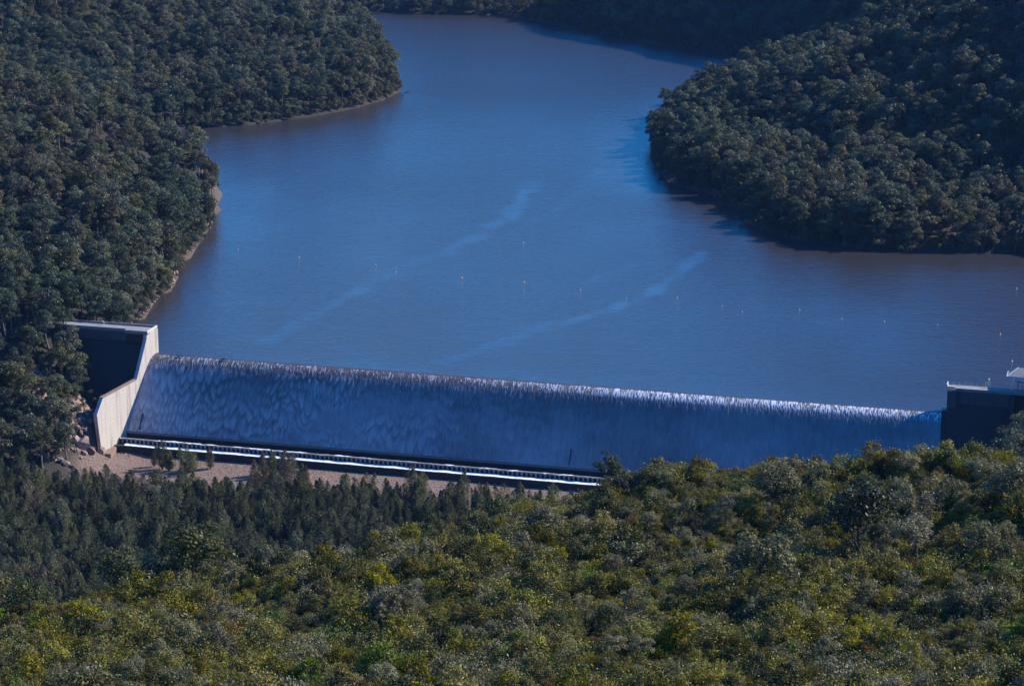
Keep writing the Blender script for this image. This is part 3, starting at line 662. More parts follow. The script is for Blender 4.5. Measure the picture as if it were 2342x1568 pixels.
for (u, v, lab) in ((1197, 556, 'lone small orange buoy floating beyond the marker line in mid lake'), (2325, 660, 'lone pale buoy in the dark water under the right hillside')):
    o = empty('buoy', onz(u, v, 0)); o.scale = (.6, .6, .6); tag(o, lab, 'buoy'); link('float', bf if u < 2000 else bfw, o); link('marker', bmk, o)
for (u, v, lab) in ((2261, 868, 'white float on the water behind the right abutment railing'), (2314, 826, 'white float on dark water beyond the hoist shelter roof')):
    o = empty('float_buoy', onz(u, v, 0)); o.scale = (.75, .75, .75); tag(o, lab, 'buoy'); link('float', bfw, o); link('marker', bmk, o)

# ------------------------------------------------------------------ plants: prototypes
def unit(n, r): 
    v = r.normal(size=(n, 3)); return v / np.linalg.norm(v, axis=1)[:, None]
def leaves(C, size, r, asp=0.5, tint=None, updir=None, jit=1.0, nrm=None):
    """rhombic leaf sprays at C; returns V,F,tint"""
    n = len(C); a = unit(n, r)
    if updir is not None: a = a * jit + updir; a /= np.linalg.norm(a, axis=1)[:, None]
    b = np.cross(a, unit(n, r)); b /= (np.linalg.norm(b, axis=1)[:, None] + 1e-9)
    if nrm is not None:               # sprays lie roughly along the surface of their clump
        q = nrm + unit(n, r) * jit; a = np.cross(q, unit(n, r)); a /= (np.linalg.norm(a, axis=1)[:, None] + 1e-9)
        b = np.cross(q, a); b /= (np.linalg.norm(b, axis=1)[:, None] + 1e-9)
    s = size * r.uniform(0.6, 1.3, (n, 1)); L = a * s * 0.5; Wd = b * s * 0.5 * asp
    V = np.stack([C - L, C + Wd * 1.0, C + L, C - Wd], 1).reshape(-1, 3)
    F = np.arange(4 * n).reshape(n, 4)
    t = r.uniform(0, 1, n) if tint is None else np.clip(tint + r.normal(0, 0.13, n), 0, 1)
    return V, F, np.repeat(t, 4)
def wood(paths, mat, name):
    m = MB()
    for p, r_ in paths: m.tube(p, r_, 5)
    return m.mesh(name, mat, True)
def make_gum(seed, h, cr, ncl, nl, leaf, bare=0.3, flat=0.65, cz=0.72, vr=0.27, clr=(0.3, 0.46)):
    r = np.random.default_rng(seed); paths = []
    lean = r.normal(0, 0.05, 2) * h
    fork = h * r.uniform(bare, bare + 0.15)
    base = np.array([0, 0, -1.0]); fk = np.array([lean[0] * 0.5, lean[1] * 0.5, fork]); topc = np.array([lean[0], lean[1], h * 0.86])
    r0 = 0.019 * h + 0.06
    paths.append(([base, np.array([0, 0, 0.4]), fk * [0.6, 0.6, 0.5], fk, fk * 0.4 + topc * 0.6, topc], [r0 * 1.4, r0 * 1.1, r0 * 0.95, r0 * 0.8, r0 * 0.45, r0 * 0.15]))
    cen = []
    tries = 0
    while len(cen) < ncl and tries < 4000:
        tries += 1
        v = unit(1, r)[0]; v[2] = abs(v[2]) * 1.4 - 0.6; k = r.uniform(0.45, 1.0)
        c = np.array([lean[0] + v[0] * cr * k * 0.8, lean[1] + v[1] * cr * k * 0.8, h * cz + v[2] * vr * h * k])
        if all(np.linalg.norm((c - q) * [1, 1, 1.3]) > cr * 0.30 for q in cen): cen.append(c)
    V = []; F = []; T = []; nv = 0
    for c in cen:
        rc = cr * r.uniform(*clr)
        k = r.uniform(0, 0.55)
        st = fk * (1 - k) + topc * k; mid = st * 0.45 + c * 0.55 + [0, 0, -0.05 * h]
        paths.append(([st, mid, c], [r0 * 0.36, r0 * 0.22, r0 * 0.08]))
        n = int(nl * (rc / (cr * 0.38)) ** 2)
        d = unit(n, r); d[:, 2] = np.where(d[:, 2] < -0.2, -d[:, 2] * r.uniform(0.2, 1, n), d[:, 2])
        P = c + d * rc * [1, 1, flat] * r.uniform(0.55, 1.05, (n, 1)) ** 0.6
        tc = r.uniform(0.3, 0.7)
        v, f, t = leaves(P, leaf, r, 0.62, np.full(n, tc), None, 0.85, d * [1, 1, 1.2] + [0, 0, 0.25]); V.append(v); F.append(f + nv); T.append(t); nv += len(v)
    return np.concatenate(V), np.concatenate(F), np.concatenate(T), paths
def make_oak(seed, h, cr, n, tops=2):
    r = np.random.default_rng(seed); paths = []; V = []; F = []; T = []; nv = 0
    for k in range(tops):
        off = r.normal(0, cr * 0.5, 2) if k else np.zeros(2); hh_ = h * (1 - 0.12 * k * r.uniform(0.5, 1.4)); c_ = cr * (1 - 0.13 * k)
        paths.append(([np.array([0, 0, -1.0]), np.array([off[0] * 0.6, off[1] * 0.6, hh_ * 0.45]), np.array([off[0], off[1], hh_ * 0.97])], [0.22, 0.14, 0.03]))
        m = n // tops; z = hh_ * (0.10 + 0.9 * r.uniform(0, 1, m) ** 0.85); th = r.uniform(0, 2 * np.pi, m)
        lob = 0.75 + 0.25 * np.sin(th * 3 + z * 0.9 + k) + r.normal(0, 0.08, m)
        q_ = z / hh_; pr_ = np.where(q_ < 0.32, (q_ / 0.32) ** 0.6, (np.clip(1 - q_, 0, 1) / 0.68) ** 0.62)
        rad = c_ * pr_ * lob * np.sqrt(r.uniform(0.12, 1, m))
        P = np.stack([off[0] * z / hh_ + rad * np.cos(th), off[1] * z / hh_ + rad * np.sin(th), z], 1)
        out = np.stack([np.cos(th) * 0.55, np.sin(th) * 0.55, np.full(m, 1.0)], 1)
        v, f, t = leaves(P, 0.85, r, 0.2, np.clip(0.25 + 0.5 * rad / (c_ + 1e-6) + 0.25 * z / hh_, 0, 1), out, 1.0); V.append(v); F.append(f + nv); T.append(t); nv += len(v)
    return np.concatenate(V), np.concatenate(F), np.concatenate(T), paths
def make_shrub(seed, h, cr, ncl, nl, leaf, asp=0.5, fine=False):
    r = np.random.default_rng(seed); paths = []; V = []; F = []; T = []; nv = 0; cen = []; tries = 0
    while len(cen) < ncl and tries < 3000:
        tries += 1
        th = r.uniform(0, 2 * np.pi); k = math.sqrt(r.uniform(0, 1)); zt_ = h * (0.28 + 0.6 * math.sqrt(max(0, 1 - k * k)) * r.uniform(0.35, 1.15))
        c = np.array([cr * 0.78 * k * math.cos(th), cr * 0.78 * k * math.sin(th), zt_])
        if all(np.linalg.norm(c - q) > cr * 0.26 for q in cen): cen.append(c)
    for c in cen:
        rc = cr * r.uniform(0.17, 0.46); n = int(nl * (rc / (cr * 0.33)) ** 1.6)
        d = unit(n, r); d[:, 2] = np.where(d[:, 2] < -0.3, -d[:, 2], d[:, 2])
        P = c + d * rc * r.uniform(0.6, 1.25, 3) * np.where(r.uniform(0, 1, (n, 1)) < 0.16, r.uniform(1.0, 1.55, (n, 1)), r.uniform(0.2, 1.05, (n, 1)) ** 0.5)
        ud = np.tile([0, 0, 0.7], (n, 1)) + d * 0.6 if fine else None
        v, f, t = leaves(P, leaf, r, asp, np.full(n, r.uniform(0.3, 0.7)), ud, 0.6 if fine else 1.3, None if fine else d + [0, 0, 0.35]); V.append(v); F.append(f + nv); T.append(t); nv += len(v)
        paths.append(([np.array([r.normal(0, 0.12), r.normal(0, 0.12), -0.5]), c * [0.45, 0.45, 0.5], c + [0, 0, rc * 0.3]], [0.09, 0.06, 0.02]))
    return np.concatenate(V), np.concatenate(F), np.concatenate(T), paths

PROTO = {}       # (kind, shape, tone) -> (crown mesh, trunk mesh, joined object, height, radius)
pcol = {}
def register(kind, shape, geo, tones, matpre, bark, h, cr):
    V, F, T, paths = geo
    tm = wood(paths, M[bark], f'{kind}_trunk')
    tv = np.empty(len(tm.vertices) * 3, np.float32); tm.vertices.foreach_get('co', tv); tv = tv.reshape(-1, 3)
    quadsF = [tuple(p.vertices) for p in tm.polygons if len(p.vertices) == 4]; 
    for tone in tones:
        lm = M[matpre + tone]
        cm = mesh_np(f'{kind}_crown', V, [F], [lm], False, attrs={'tint': T})
        joined = mesh_np(f'{kind}_whole', np.concatenate([V, tv]), [F, np.array(quadsF) + len(V)], [lm, M[bark]], False, np.r_[np.zeros(len(F)), np.ones(len(quadsF))], {'tint': np.r_[T, np.full(len(tv), 0.5)]})
        po = bpy.data.objects.new(f'{kind}_{len(PROTO):03d}', joined)
        c = pcol.setdefault(kind, bpy.data.collections.new(kind + '_kinds')); c.objects.link(po)
        PROTO[(kind, shape, tone)] = (cm, tm, po, h, cr)
for i, (h, cr, ncl) in enumerate(((17, 5.2, 15), (14, 4.6, 13), (19, 5.0, 16), (12, 4.2, 11), (15, 5.8, 18))):
    register('gum', i, make_gum(100 + i, h, cr, ncl, 150, 0.6, 0.2, 0.75, 0.62, 0.36), GUM_TONES, 'gum ', 'bark_mid', h, cr)
for i, (h, cr, tops) in enumerate(((14, 4.0, 3), (15.5, 4.6, 4), (10, 4.0, 3), (12, 5.2, 5))):
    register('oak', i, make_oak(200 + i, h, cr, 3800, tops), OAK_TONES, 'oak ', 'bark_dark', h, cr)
for i, (h, cr, ncl, nl, lf, asp, fn) in enumerate(((3.4, 2.5, 15, 170, 0.27, 0.5, False), (2.6, 2.2, 13, 160, 0.25, 0.55, False), (4.4, 2.3, 16, 170, 0.27, 0.45, False), (3.0, 2.9, 18, 150, 0.25, 0.5, False))):
    register('shrub', i, make_shrub(300 + i, h, cr, ncl, nl, lf, asp, fn), [t for t in SHRUB_TONES if 'green' in t], 'shrub ', 'bark_dark', h, cr)
for i, (h, cr, ncl, nl, lf, asp, fn) in enumerate(((2.9, 1.8, 11, 220, 0.40, 0.13, True), (2.3, 1.6, 10, 220, 0.36, 0.13, True))):
    register('shrub', 4 + i, make_shrub(320 + i, h, cr, ncl, nl, lf, asp, fn), ['rust-brown', 'dusty mauve-grey', 'yellow-green', 'olive-green'], 'shrub ', 'bark_dark', h, cr)
def make_dead(seed, h):
    r = np.random.default_rng(seed); paths = []
    for k in range(26):
        th = r.uniform(0, 6.28); e = np.array([math.cos(th) * h * r.uniform(.15, .6), math.sin(th) * h * r.uniform(.15, .6), h * r.uniform(.5, 1.0)]); st = np.array([0, 0, -0.4]) if k < 6 else e * r.uniform(.15, .45)
        paths.append(([st, (st + e) / 2 + r.normal(0, .12, 3), e], [0.07 if k < 6 else 0.04, 0.04, 0.012]))
    C = np.array([p[0][2] for p in paths]).repeat(7, 0) + r.normal(0, .25, (182, 3)); v, f, t = leaves(C, 0.3, r, 0.14); return v, f, t, paths
register('shrub', 6, make_dead(350, 3.6), ['dusty mauve-grey'], 'shrub ', 'bark_mid', 3.6, 1.6)
for i, (h, cr, ncl, bare) in enumerate(((10, 3.4, 15, 0.28), (8.0, 3.6, 17, 0.2), (12, 3.0, 13, 0.35))):
    register('sapling', i, make_gum(400 + i, h, cr, ncl, 230, 0.3, bare, 0.75, 0.66, 0.32, (0.26, 0.42)), ['grey-green', 'dark green', 'olive-green'], 'shrub ', 'bark_dark', h, cr)

# ------------------------------------------------------------------ plants: where they stand
def jitter_grid(x0, x1, y0, y1, st, r):
    gx, gy = np.meshgrid(np.arange(x0, x1, st), np.arange(y0, y1, st)); gx = gx + (np.arange(gx.shape[0]) % 2)[:, None] * st / 2
    return (gx + r.uniform(-0.42, 0.42, gx.shape) * st).ravel(), (gy + r.uniform(-0.42, 0.42, gy.shape) * st).ravel()
PLANTS = []     # dicts of arrays per kind
def frustum(x, y, z, mu=160, mv=160):
    u, v, dep = proj(np.c_[x, y, z]); return (u > -mu) & (u < PW + mu) & (v > -mv) & (v < PH + mv)
r = np.random.default_rng(11)
# forest on the hills: gum trees
x, y = jitter_grid(-460, 520, 800, 2560, 7.4, r)
keep = (y < 2000) | (r.uniform(0, 1, len(x)) < 0.6); x, y = x[keep], y[keep]
z = ground(x, y); s_, d_ = to_sd(x, y)
ok = frustum(x, y, z + 8, 300, 260)
sdp = poly_sd(x, y)
okup = (d_ < -7) & (sdp > 1.5)
okdn = (d_ >= -7) & (((s_ < -11) & (z > -33) & (y > 830)) | ((s_ > LD + 34) & (d_ > 18)))
okdn &= ~((s_ > -62) & (s_ < 2) & (d_ < 17) & (s_ > -46 + d_ * 0.9)) & ~((s_ > -16) & (d_ < 36)) & ~((s_ > LD - 2) & (s_ < LD + 66) & (d_ < 20))
cutm = (s_ > -52) & (s_ < -8) & (d_ > 24) & (d_ < 66) & (d_ < 56) & (s_ > -40) & (fbm(x / 14, y / 14, 6) > 0.5)
ok &= (okup | okdn) & ~cutm
x, y, z = x[ok], y[ok], z[ok]
n = len(x); sc_ = r.uniform(0.8, 1.4, n) * (0.72 + 0.6 * fbm(x / 40, y / 40, 53)); sdp = poly_sd(x, y)
sc_ *= np.where((sdp < 6) & (sdp > 0), 0.8, 1.0) * np.where(r.uniform(0, 1, n) < 0.22, 0.62, 1.0)
# low growth at the water's edge
xb, yb = jitter_grid(-460, 520, 1000, 2300, 2.9, r); sb = poly_sd(xb, yb); zb = ground(xb, yb); sq, dq = to_sd(xb, yb)
okb = (sb > -0.3) & (sb < 7) & frustum(xb, yb, zb, 80, 80) & (dq < -8) & (r.uniform(0, 1, len(xb)) < np.where((xb < -100) & (yb < 1450), 0.7, 0.85))
nb_ = int(okb.sum()); x = np.r_[x, xb[okb]]; y = np.r_[y, yb[okb]]; z = np.r_[z, zb[okb]]; sc_ = np.r_[sc_, r.uniform(0.28, 0.55, nb_)]
xb, yb = jitter_grid(-260, -120, 930, 1060, 3.4, r); zb = ground(xb, yb); sq, dq = to_sd(xb, yb)
okb = (sq > -60) & (sq < -11.5 - 0.12 * dq) & (dq > 17) & (dq < 72) & (r.uniform(0, 1, len(xb)) < 0.42); nb_ = int(okb.sum())
x = np.r_[x, xb[okb]]; y = np.r_[y, yb[okb]]; z = np.r_[z, zb[okb]]; sc_ = np.r_[sc_, r.uniform(0.22, 0.48, nb_)]; n = len(x)
reg = fbm(x / 60, y / 60, 51)
tone = np.where(reg + r.normal(0, 0.12, n) > 0.70, 3, np.where(reg + r.normal(0, 0.12, n) < 0.42, 2, np.where(r.uniform(0, 1, n) < 0.6, 0, 1)))
PLANTS.append(dict(kind='gum', x=x, y=y, z=z, s=sc_, shape=r.integers(0, 5, n), tone=np.array(list(GUM_TONES))[tone]))
pt_ = onz(1512, 318); lean_i = len(PLANTS[0]['x'])
for key, val in (('x', pt_[0]), ('y', pt_[1]), ('z', 1.0), ('s', 1.15), ('shape', 2), ('tone', 'grey-green')): PLANTS[0][key] = np.append(PLANTS[0][key], val)
# she-oaks on the river flat
x, y = jitter_grid(-260, 190, 700, 1010, 5.3, r); z = ground(x, y); s_, d_ = to_sd(x, y)
lim = np.where(s_ < 25, 85, np.where(s_ < 70, 79, 63)) + (fbm(x / 15, y / 15, 61) - 0.5) * 14
ok = frustum(x, y, z + 8, 60, 60) & (z < -12) & (d_ > lim) & (s_ > -90) & (r.uniform(0, 1, len(x)) < 0.9)
x, y, z = x[ok], y[ok], z[ok]
ex = [(372, 1066, .9), (388, 1070, 1.0), (428, 1075, 1.05), (441, 1072, .8), (481, 1066, .75), (602, 1082, .8), (622, 1085, .9), (645, 1086, .85), (668, 1085, .85), (352, 1058, .55)]
exp_ = []
for u, v, k in ex:
    p = onz(u, v, -36.5); p[2] = float(ground(p[0], p[1])); exp_.append((*p, k))
exp_ = np.array(exp_)
x = np.r_[x, exp_[:, 0]]; y = np.r_[y, exp_[:, 1]]; z = np.r_[z, exp_[:, 2]]
n = len(x); sc_ = r.uniform(0.5, 1.2, n); sc_[-len(exp_):] = exp_[:, 3] * 0.95
tn_ = r.uniform(0, 1, n); br = fbm(x / 25, y / 25, 62) > 0.6
tone = np.where((tn_ < 0.45) & br, 'grey-brown', np.where(tn_ > 0.6, 'mid green', 'dark green'))
gsel = (r.uniform(0, 1, n) < 0.07) & (np.arange(n) < n - len(exp_))
Gm = PLANTS[0]; q_ = int(gsel.sum())
for key, val in (('x', x[gsel]), ('y', y[gsel]), ('z', z[gsel]), ('s', r.uniform(0.6, 0.95, q_)), ('shape', r.integers(0, 5, q_)), ('tone', r.choice(list(GUM_TONES), q_))): Gm[key] = np.concatenate([Gm[key], val])
x, y, z, sc_, tone = x[~gsel], y[~gsel], z[~gsel], sc_[~gsel], tone[~gsel]; n = len(x)
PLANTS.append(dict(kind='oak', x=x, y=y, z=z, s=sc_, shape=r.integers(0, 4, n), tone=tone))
# heath shrubs on the near slope
x, y = jitter_grid(-160, 160, 296, 560, 2.1, r); z = ground(x, y)
u, v, dep = proj(np.c_[x, y, z]); ridge_y = np.interp(u, [q[0] for q in RIDGE], [q[2] for q in RIDGE])
ok = frustum(x, y, z + 2, 120, 260) & (y < ridge_y + 22)
x, y, z = x[ok], y[ok], z[ok]; n = len(x)
t2 = np.clip(0.72 * sstep(0.28, 0.72, fbm(x / 7, y / 11, 63, 3)) + 0.28 * r.uniform(0, 1, n), 0, 1)      # like kinds grow in drifts
tone = np.select([t2 < 0.14, t2 < 0.27, t2 < 0.52, t2 < 0.68, t2 < 0.80, t2 < 0.84, t2 < 0.93], ['dark green', 'grey-green', 'olive-green', 'yellow-green', 'olive-green', 'bright green', 'rust-brown'], 'dusty mauve-grey')
sw = r.uniform(0, 1, n); tone = np.where(sw < 0.10, 'yellow-green', np.where(sw < 0.2, 'olive-green', np.where(sw < 0.28, 'dark green', np.where(sw < 0.34, 'grey-green', tone))))
shape = r.integers(0, 4, n)
fineT = np.isin(tone, ['rust-brown', 'dusty mauve-grey']) | ((r.uniform(0, 1, n) < 0.3) & np.isin(tone, ['yellow-green', 'olive-green']))
shape = np.where(fineT, r.integers(4, 6, n), shape)
dd_ = r.uniform(0, 1, n) < 0.014; shape = np.where(dd_, 6, shape); tone = np.where(dd_, 'dusty mauve-grey', tone)
PLANTS.append(dict(kind='shrub', x=x, y=y, z=z - 0.2, s=r.uniform(0.5, 1.35, n) * (0.78 + 0.65 * sstep(0.4, 0.65, fbm(x / 12, y / 12, 66))), shape=shape, tone=tone))
# taller saplings and gums on the near slope: photo pixel of the base, distance, size
SAP = [(1400, 1018, 502, 2, 'dark green'), (1445, 1072, 490, 1, 'grey-green'), (1520, 1066, 484, 0, 'grey-green'), (1590, 1070, 490, 1, 'olive-green'), (1690, 1058, 484, 0, 'olive-green'), (1775, 1052, 468, 1, 'grey-green'),
       (1815, 1034, 486, 2, 'grey-green'), (1905, 1052, 476, 1, 'olive-green'), (1975, 1088, 428, 1, 'dark green'), (2080, 1024, 474, 0, 'grey-green'), (2105, 1165, 420, 0, 'grey-green'), (2150, 1060, 478, 1, 'olive-green'), (2260, 1045, 456, 0, 'grey-green'),
       (2322, 1046, 442, 1, 'grey-green'), (2255, 1175, 416, 0, 'grey-green'), (1745, 1212, 402, 1, 'grey-green'), (1860, 1040, 508, 2, 'olive-green'), (60, 1318, 400, 1, 'dark green'), (272, 1248, 445, 1, 'dark green'), (332, 1266, 450, 1, 'grey-green'),
       (440, 1188, 452, 1, 'dark green'), (545, 1262, 452, 0, 'dark green'), (500, 1325, 448, 1, 'dark green'), (185, 1335, 432, 1, 'dark green'), (690, 1258, 458, 1, 'grey-green'), (1240, 1140, 488, 0, 'olive-green'), (770, 1395, 385, 0, 'dark green'),
       (2320, 1330, 395, 1, 'dark green'), (1960, 1385, 385, 0, 'grey-green'), (920, 1262, 462, 1, 'olive-green')]
HSAP = {0: 10.0, 1: 8.0, 2: 12.0}
pp = []
for u, v, yy, sh, tn in SAP:
    p = aty(u, v, yy); g_ = float(ground(p[0], p[1])); pp.append((p[0], p[1], g_, max(0.45, (p[2] - g_) / HSAP[sh] / 0.97), sh))
tn_x = []
rs = np.random.default_rng(91)
while len(tn_x) < 70:
    u_, v_ = rs.uniform(-20, 2360), rs.uniform(1150, 1590); yy = float(np.interp(v_, [1150, 1300, 1450, 1590], [478, 432, 378, 326])); p = aty(u_, v_, yy)
    if v_ < np.interp(u_, [q[0] for q in RIDGE], [q[1] for q in RIDGE]) + 25: continue
    pp.append((p[0], p[1], float(ground(p[0], p[1])), rs.uniform(0.42, 0.8), rs.integers(0, 2))); tn_x.append(rs.choice(['grey-green', 'grey-green', 'dark green', 'olive-green']))
pp = np.array(pp)
SEL_SAP = dict(kind='sapling', x=pp[:, 0], y=pp[:, 1], z=pp[:, 2], s=pp[:, 3], shape=pp[:, 4].astype(int), tone=np.array([q[4] for q in SAP] + tn_x))
PLANTS.append(SEL_SAP)

# coarse visibility: paint crowns as discs into a depth buffer, near ones over far ones
ZW, ZH = 586, 392
cand = []
for ki, P in enumerate(PLANTS):
    hs = np.array([PROTO[(P['kind'], s, t)][3] for s, t in zip(P['shape'], P['tone'])]); cs = np.array([PROTO[(P['kind'], s, t)][4] for s, t in zip(P['shape'], P['tone'])])
    P['h'] = hs * P['s']; P['cr'] = cs * P['s']
    cz_ = P['z'] + P['h'] * (0.7 if P['kind'] in ('gum', 'sapling') else 0.5)
    u, v, dep = proj(np.c_[P['x'], P['y'], cz_])
    rv = np.maximum(P['cr'], P['h'] * (0.3 if P['kind'] in ('gum', 'sapling') else 0.48))
    cand.append(np.c_[np.full(len(u), ki), np.arange(len(u)), u / 4, v / 4, dep, P['cr'] * FPX / dep / 4, rv * FPX / dep / 4])
cand = np.concatenate(cand); cand = cand[np.argsort(-cand[:, 4])]
buf = np.full((ZH, ZW), -1, int)
for k, c in enumerate(cand):
    u, v, a, b = c[2], c[3], max(c[5], .6), max(c[6], .6)
    x0, x1, y0, y1 = int(max(0, u - a)), int(min(ZW, u + a + 1)), int(max(0, v - b)), int(min(ZH, v + b + 1))
    if x0 >= x1 or y0 >= y1: continue
    yy, xx = np.ogrid[y0:y1, x0:x1]
    buf[y0:y1, x0:x1][((xx + .5 - u) / a) ** 2 + ((yy + .5 - v) / b) ** 2 <= 1] = k
cnt = np.bincount(buf[buf >= 0].ravel(), minlength=len(cand))
VIS = [np.zeros(len(P['x']), int) for P in PLANTS]
for k, c in enumerate(cand): VIS[int(c[0])][int(c[1])] = cnt[k]

COLS = ((170, 'far left'), (380, 'left'), (620, 'mid-left'), (900, 'left of centre'), (1250, 'centre'), (1550, 'right of centre'), (1850, 'mid-right'), (2130, 'right'), (9999, 'far right'))
def place(u, v): return next(n for lim, n in COLS if u < lim)
NAMES = {'gum': 'gum_tree', 'oak': 'she_oak', 'shrub': 'heath_shrub', 'sapling': 'gum_tree'}
BANDS = {'gum': ('forest gum trees on the hills round the lake', 'tree'), 'oak': ('she-oaks on the river flat', 'tree'), 'shrub': ('heath shrubs on the near slope', 'shrub'), 'sapling': ('tall gums standing over the near heath', 'tree')}
SAPLAB = {0: 'tall dark gum standing alone in front of the arched sill and blue spillway', 8: 'largest dark broad gum on the near slope left of right abutment', 17: 'dark open gum with forked trunk in the bottom left corner',
          20: 'tallest open gum with pale forked limbs above the left heath', 11: 'olive gum below the foot of the right training wall', 12: 'big grey gum in front of the right abutment', 13: 'broad grey gum at the right edge below the abutment'}
def label_for(kind, i, P, u, v):
    if kind == 'gum' and i == lean_i: return 'grey-green gum leaning out over the water at the right promontory tip'
    t = P['tone'][i]; k = P['s'][i]
    size = 'small' if k < 0.82 else 'large' if k > 1.08 else 'mid-sized'
    if kind == 'sapling':
        if i in SAPLAB: return SAPLAB[i]
        return f'{"tall" if k > 1 else "mid-height" if k > 0.6 else "short"} {t} gum over near heath, {place(u, v)}, {"by the crest" if v < 1200 else "upper slope" if v < 1280 else "mid slope" if v < 1380 else "low slope" if v < 1480 else "bottom edge"}'
    if kind == 'shrub':
        row = 'on the near crest' if v < 1180 else 'below the near crest' if v < 1290 else 'midway down near slope' if v < 1400 else 'low on near slope' if v < 1490 else 'at the bottom edge'
        return f'{size} {"bare dead grey" if P["shape"][i] == 6 else t} shrub {row}, {place(u, v)}'
    if kind == 'oak':
        row = 'by the gravel bed' if v < 1110 else 'upper river flat' if v < 1160 else 'mid river flat' if v < 1215 else 'lower river flat' if v < 1280 else 'under the near slope'
        return f'{size} {t} she-oak, {row}, {place(u, v)}'
    if P['y'][i] < 1110 and u < 1000: zone = 'left bank by dam' if P['z'][i] > -25 else 'river flat'
    elif u < 560 and P['y'][i] < 1480: zone = 'near left spur'
    elif u < 930: zone = 'far peninsula'
    elif P['y'][i] > 2000: zone = 'far shore'
    elif u > 1400 and P['y'][i] > 1100: zone = 'right promontory'
    else: zone = 'bank by right abutment'
    zz = P['z'][i]; lev = 'waterside' if 0 < zz < 6 else 'lower' if zz < 22 else 'middle' if zz < 50 else 'upper'
    return f'{size} {t} gum tree, {lev} {zone}, {place(u, v)}'
def add_plant(P, i, rot, lab):
    leaning = P['kind'] == 'gum' and i == lean_i
    kind = P['kind']; cm, tm, po, h, cr = PROTO[(kind, P['shape'][i], P['tone'][i])]
    o = empty(NAMES[kind], (P['x'][i], P['y'][i], P['z'][i])); o.rotation_euler = (0, R(-24) if leaning else 0, 0 if leaning else rot); k = P['s'][i]; o.scale = (k, k, k)
    g, c = BANDS[kind]; tag(o, lab, c, g)
    link('trunk' if kind != 'shrub' else 'stems', tm, o); link('crown' if kind != 'shrub' else 'foliage', cm, o)
def gn_scatter(name, label, coll, pts, rot, scl, pid):
    me = bpy.data.meshes.new(name); me.vertices.add(len(pts)); me.vertices.foreach_set('co', np.asarray(pts, np.float32).ravel())
    a = me.attributes.new('rot', 'FLOAT_VECTOR', 'POINT'); a.data.foreach_set('vector', np.asarray(rot, np.float32).ravel())
    a = me.attributes.new('scl', 'FLOAT_VECTOR', 'POINT'); a.data.foreach_set('vector', np.asarray(scl, np.float32).ravel())
    a = me.attributes.new('pid', 'INT', 'POINT'); a.data.foreach_set('value', np.asarray(pid, np.int32))
    o = link(name, me); tag(o, label, kind='stuff')
    ng = bpy.data.node_groups.new(name + '_scatter', 'GeometryNodeTree')
    ng.interface.new_socket('Geometry', in_out='INPUT', socket_type='NodeSocketGeometry'); ng.interface.new_socket('Geometry', in_out='OUTPUT', socket_type='NodeSocketGeometry')
    N = ng.nodes; Lk = ng.links
    gi = N.new('NodeGroupInput'); go = N.new('NodeGroupOutput'); ip = N.new('GeometryNodeInstanceOnPoints'); ci = N.new('GeometryNodeCollectionInfo')
    ci.inputs['Collection'].default_value = coll; ci.inputs['Separate Children'].default_value = True; ci.inputs['Reset Children'].default_value = True
    Lk.new(gi.outputs[0], ip.inputs['Points']); Lk.new(ci.outputs[0], ip.inputs['Instance']); ip.inputs['Pick Instance'].default_value = True
    for nm, ty, sk in (('pid', 'INT', 'Instance Index'), ('rot', 'FLOAT_VECTOR', 'Rotation'), ('scl', 'FLOAT_VECTOR', 'Scale')):
        q = N.new('GeometryNodeInputNamedAttribute'); q.data_type = ty; q.inputs['Name'].default_value = nm
        Lk.new(q.outputs['Attribute'], ip.inputs[sk])
    Lk.new(ip.outputs[0], go.inputs[0])
    md = o.modifiers.new('scatter', 'NODES'); md.node_group = ng
    return o
STUFF = {'gum': ('forest', 'mass of gum forest covering the hillsides round the lake'), 'oak': ('she_oak_thicket', 'thicket of she-oaks on the river flat'), 'shrub': ('heath_undergrowth', 'dense heath undergrowth between the shrubs on the near slope')}
for P, vis in zip(PLANTS, VIS):
    kind = P['kind']; n = len(P['x'])
    if kind == 'gum': vis[lean_i] = 9999
    rot = np.random.default_rng(5).uniform(0, 2 * np.pi, n)
    if kind == 'sapling': sel = np.arange(n)
    else:
        order = np.argsort(-vis); sel = order[:300]; sel = sel[vis[sel] > 0]
    pu, pv_, _ = proj(np.c_[P['x'], P['y'], P['z']]); groups = {}
    for i in sel: groups.setdefault(label_for(kind, i, P, pu[i], pv_[i]), []).append(i)
    for lab, mem in groups.items():       # look-alikes in one spot are told apart by their order from the left
        mem.sort(key=lambda i: pu[i])
        for q_, i in enumerate(mem): add_plant(P, i, rot[i], lab if len(mem) == 1 or len(mem) > 16 else f'{lab}, {ordn[q_]} from left')
    rest = np.setdiff1d(np.arange(n), sel)
    if len(rest):
        names_ = sorted(o.name for o in pcol[kind].objects); ix = {nm: k for k, nm in enumerate(names_)}
        pid = [ix[PROTO[(kind, P['shape'][i], P['tone'][i])][2].name] for i in rest]
        st = P['s'][rest]; rr = np.random.default_rng(6)
        gn_scatter(*STUFF[kind], pcol[kind], np.c_[P['x'][rest], P['y'][rest], P['z'][rest]], np.c_[rr.normal(0, .1, len(rest)), rr.normal(0, .1, len(rest)), rot[rest]], np.c_[st * rr.uniform(0.9, 1.15, len(rest)), st, st * rr.uniform(0.8, 1.25, len(rest))], pid)

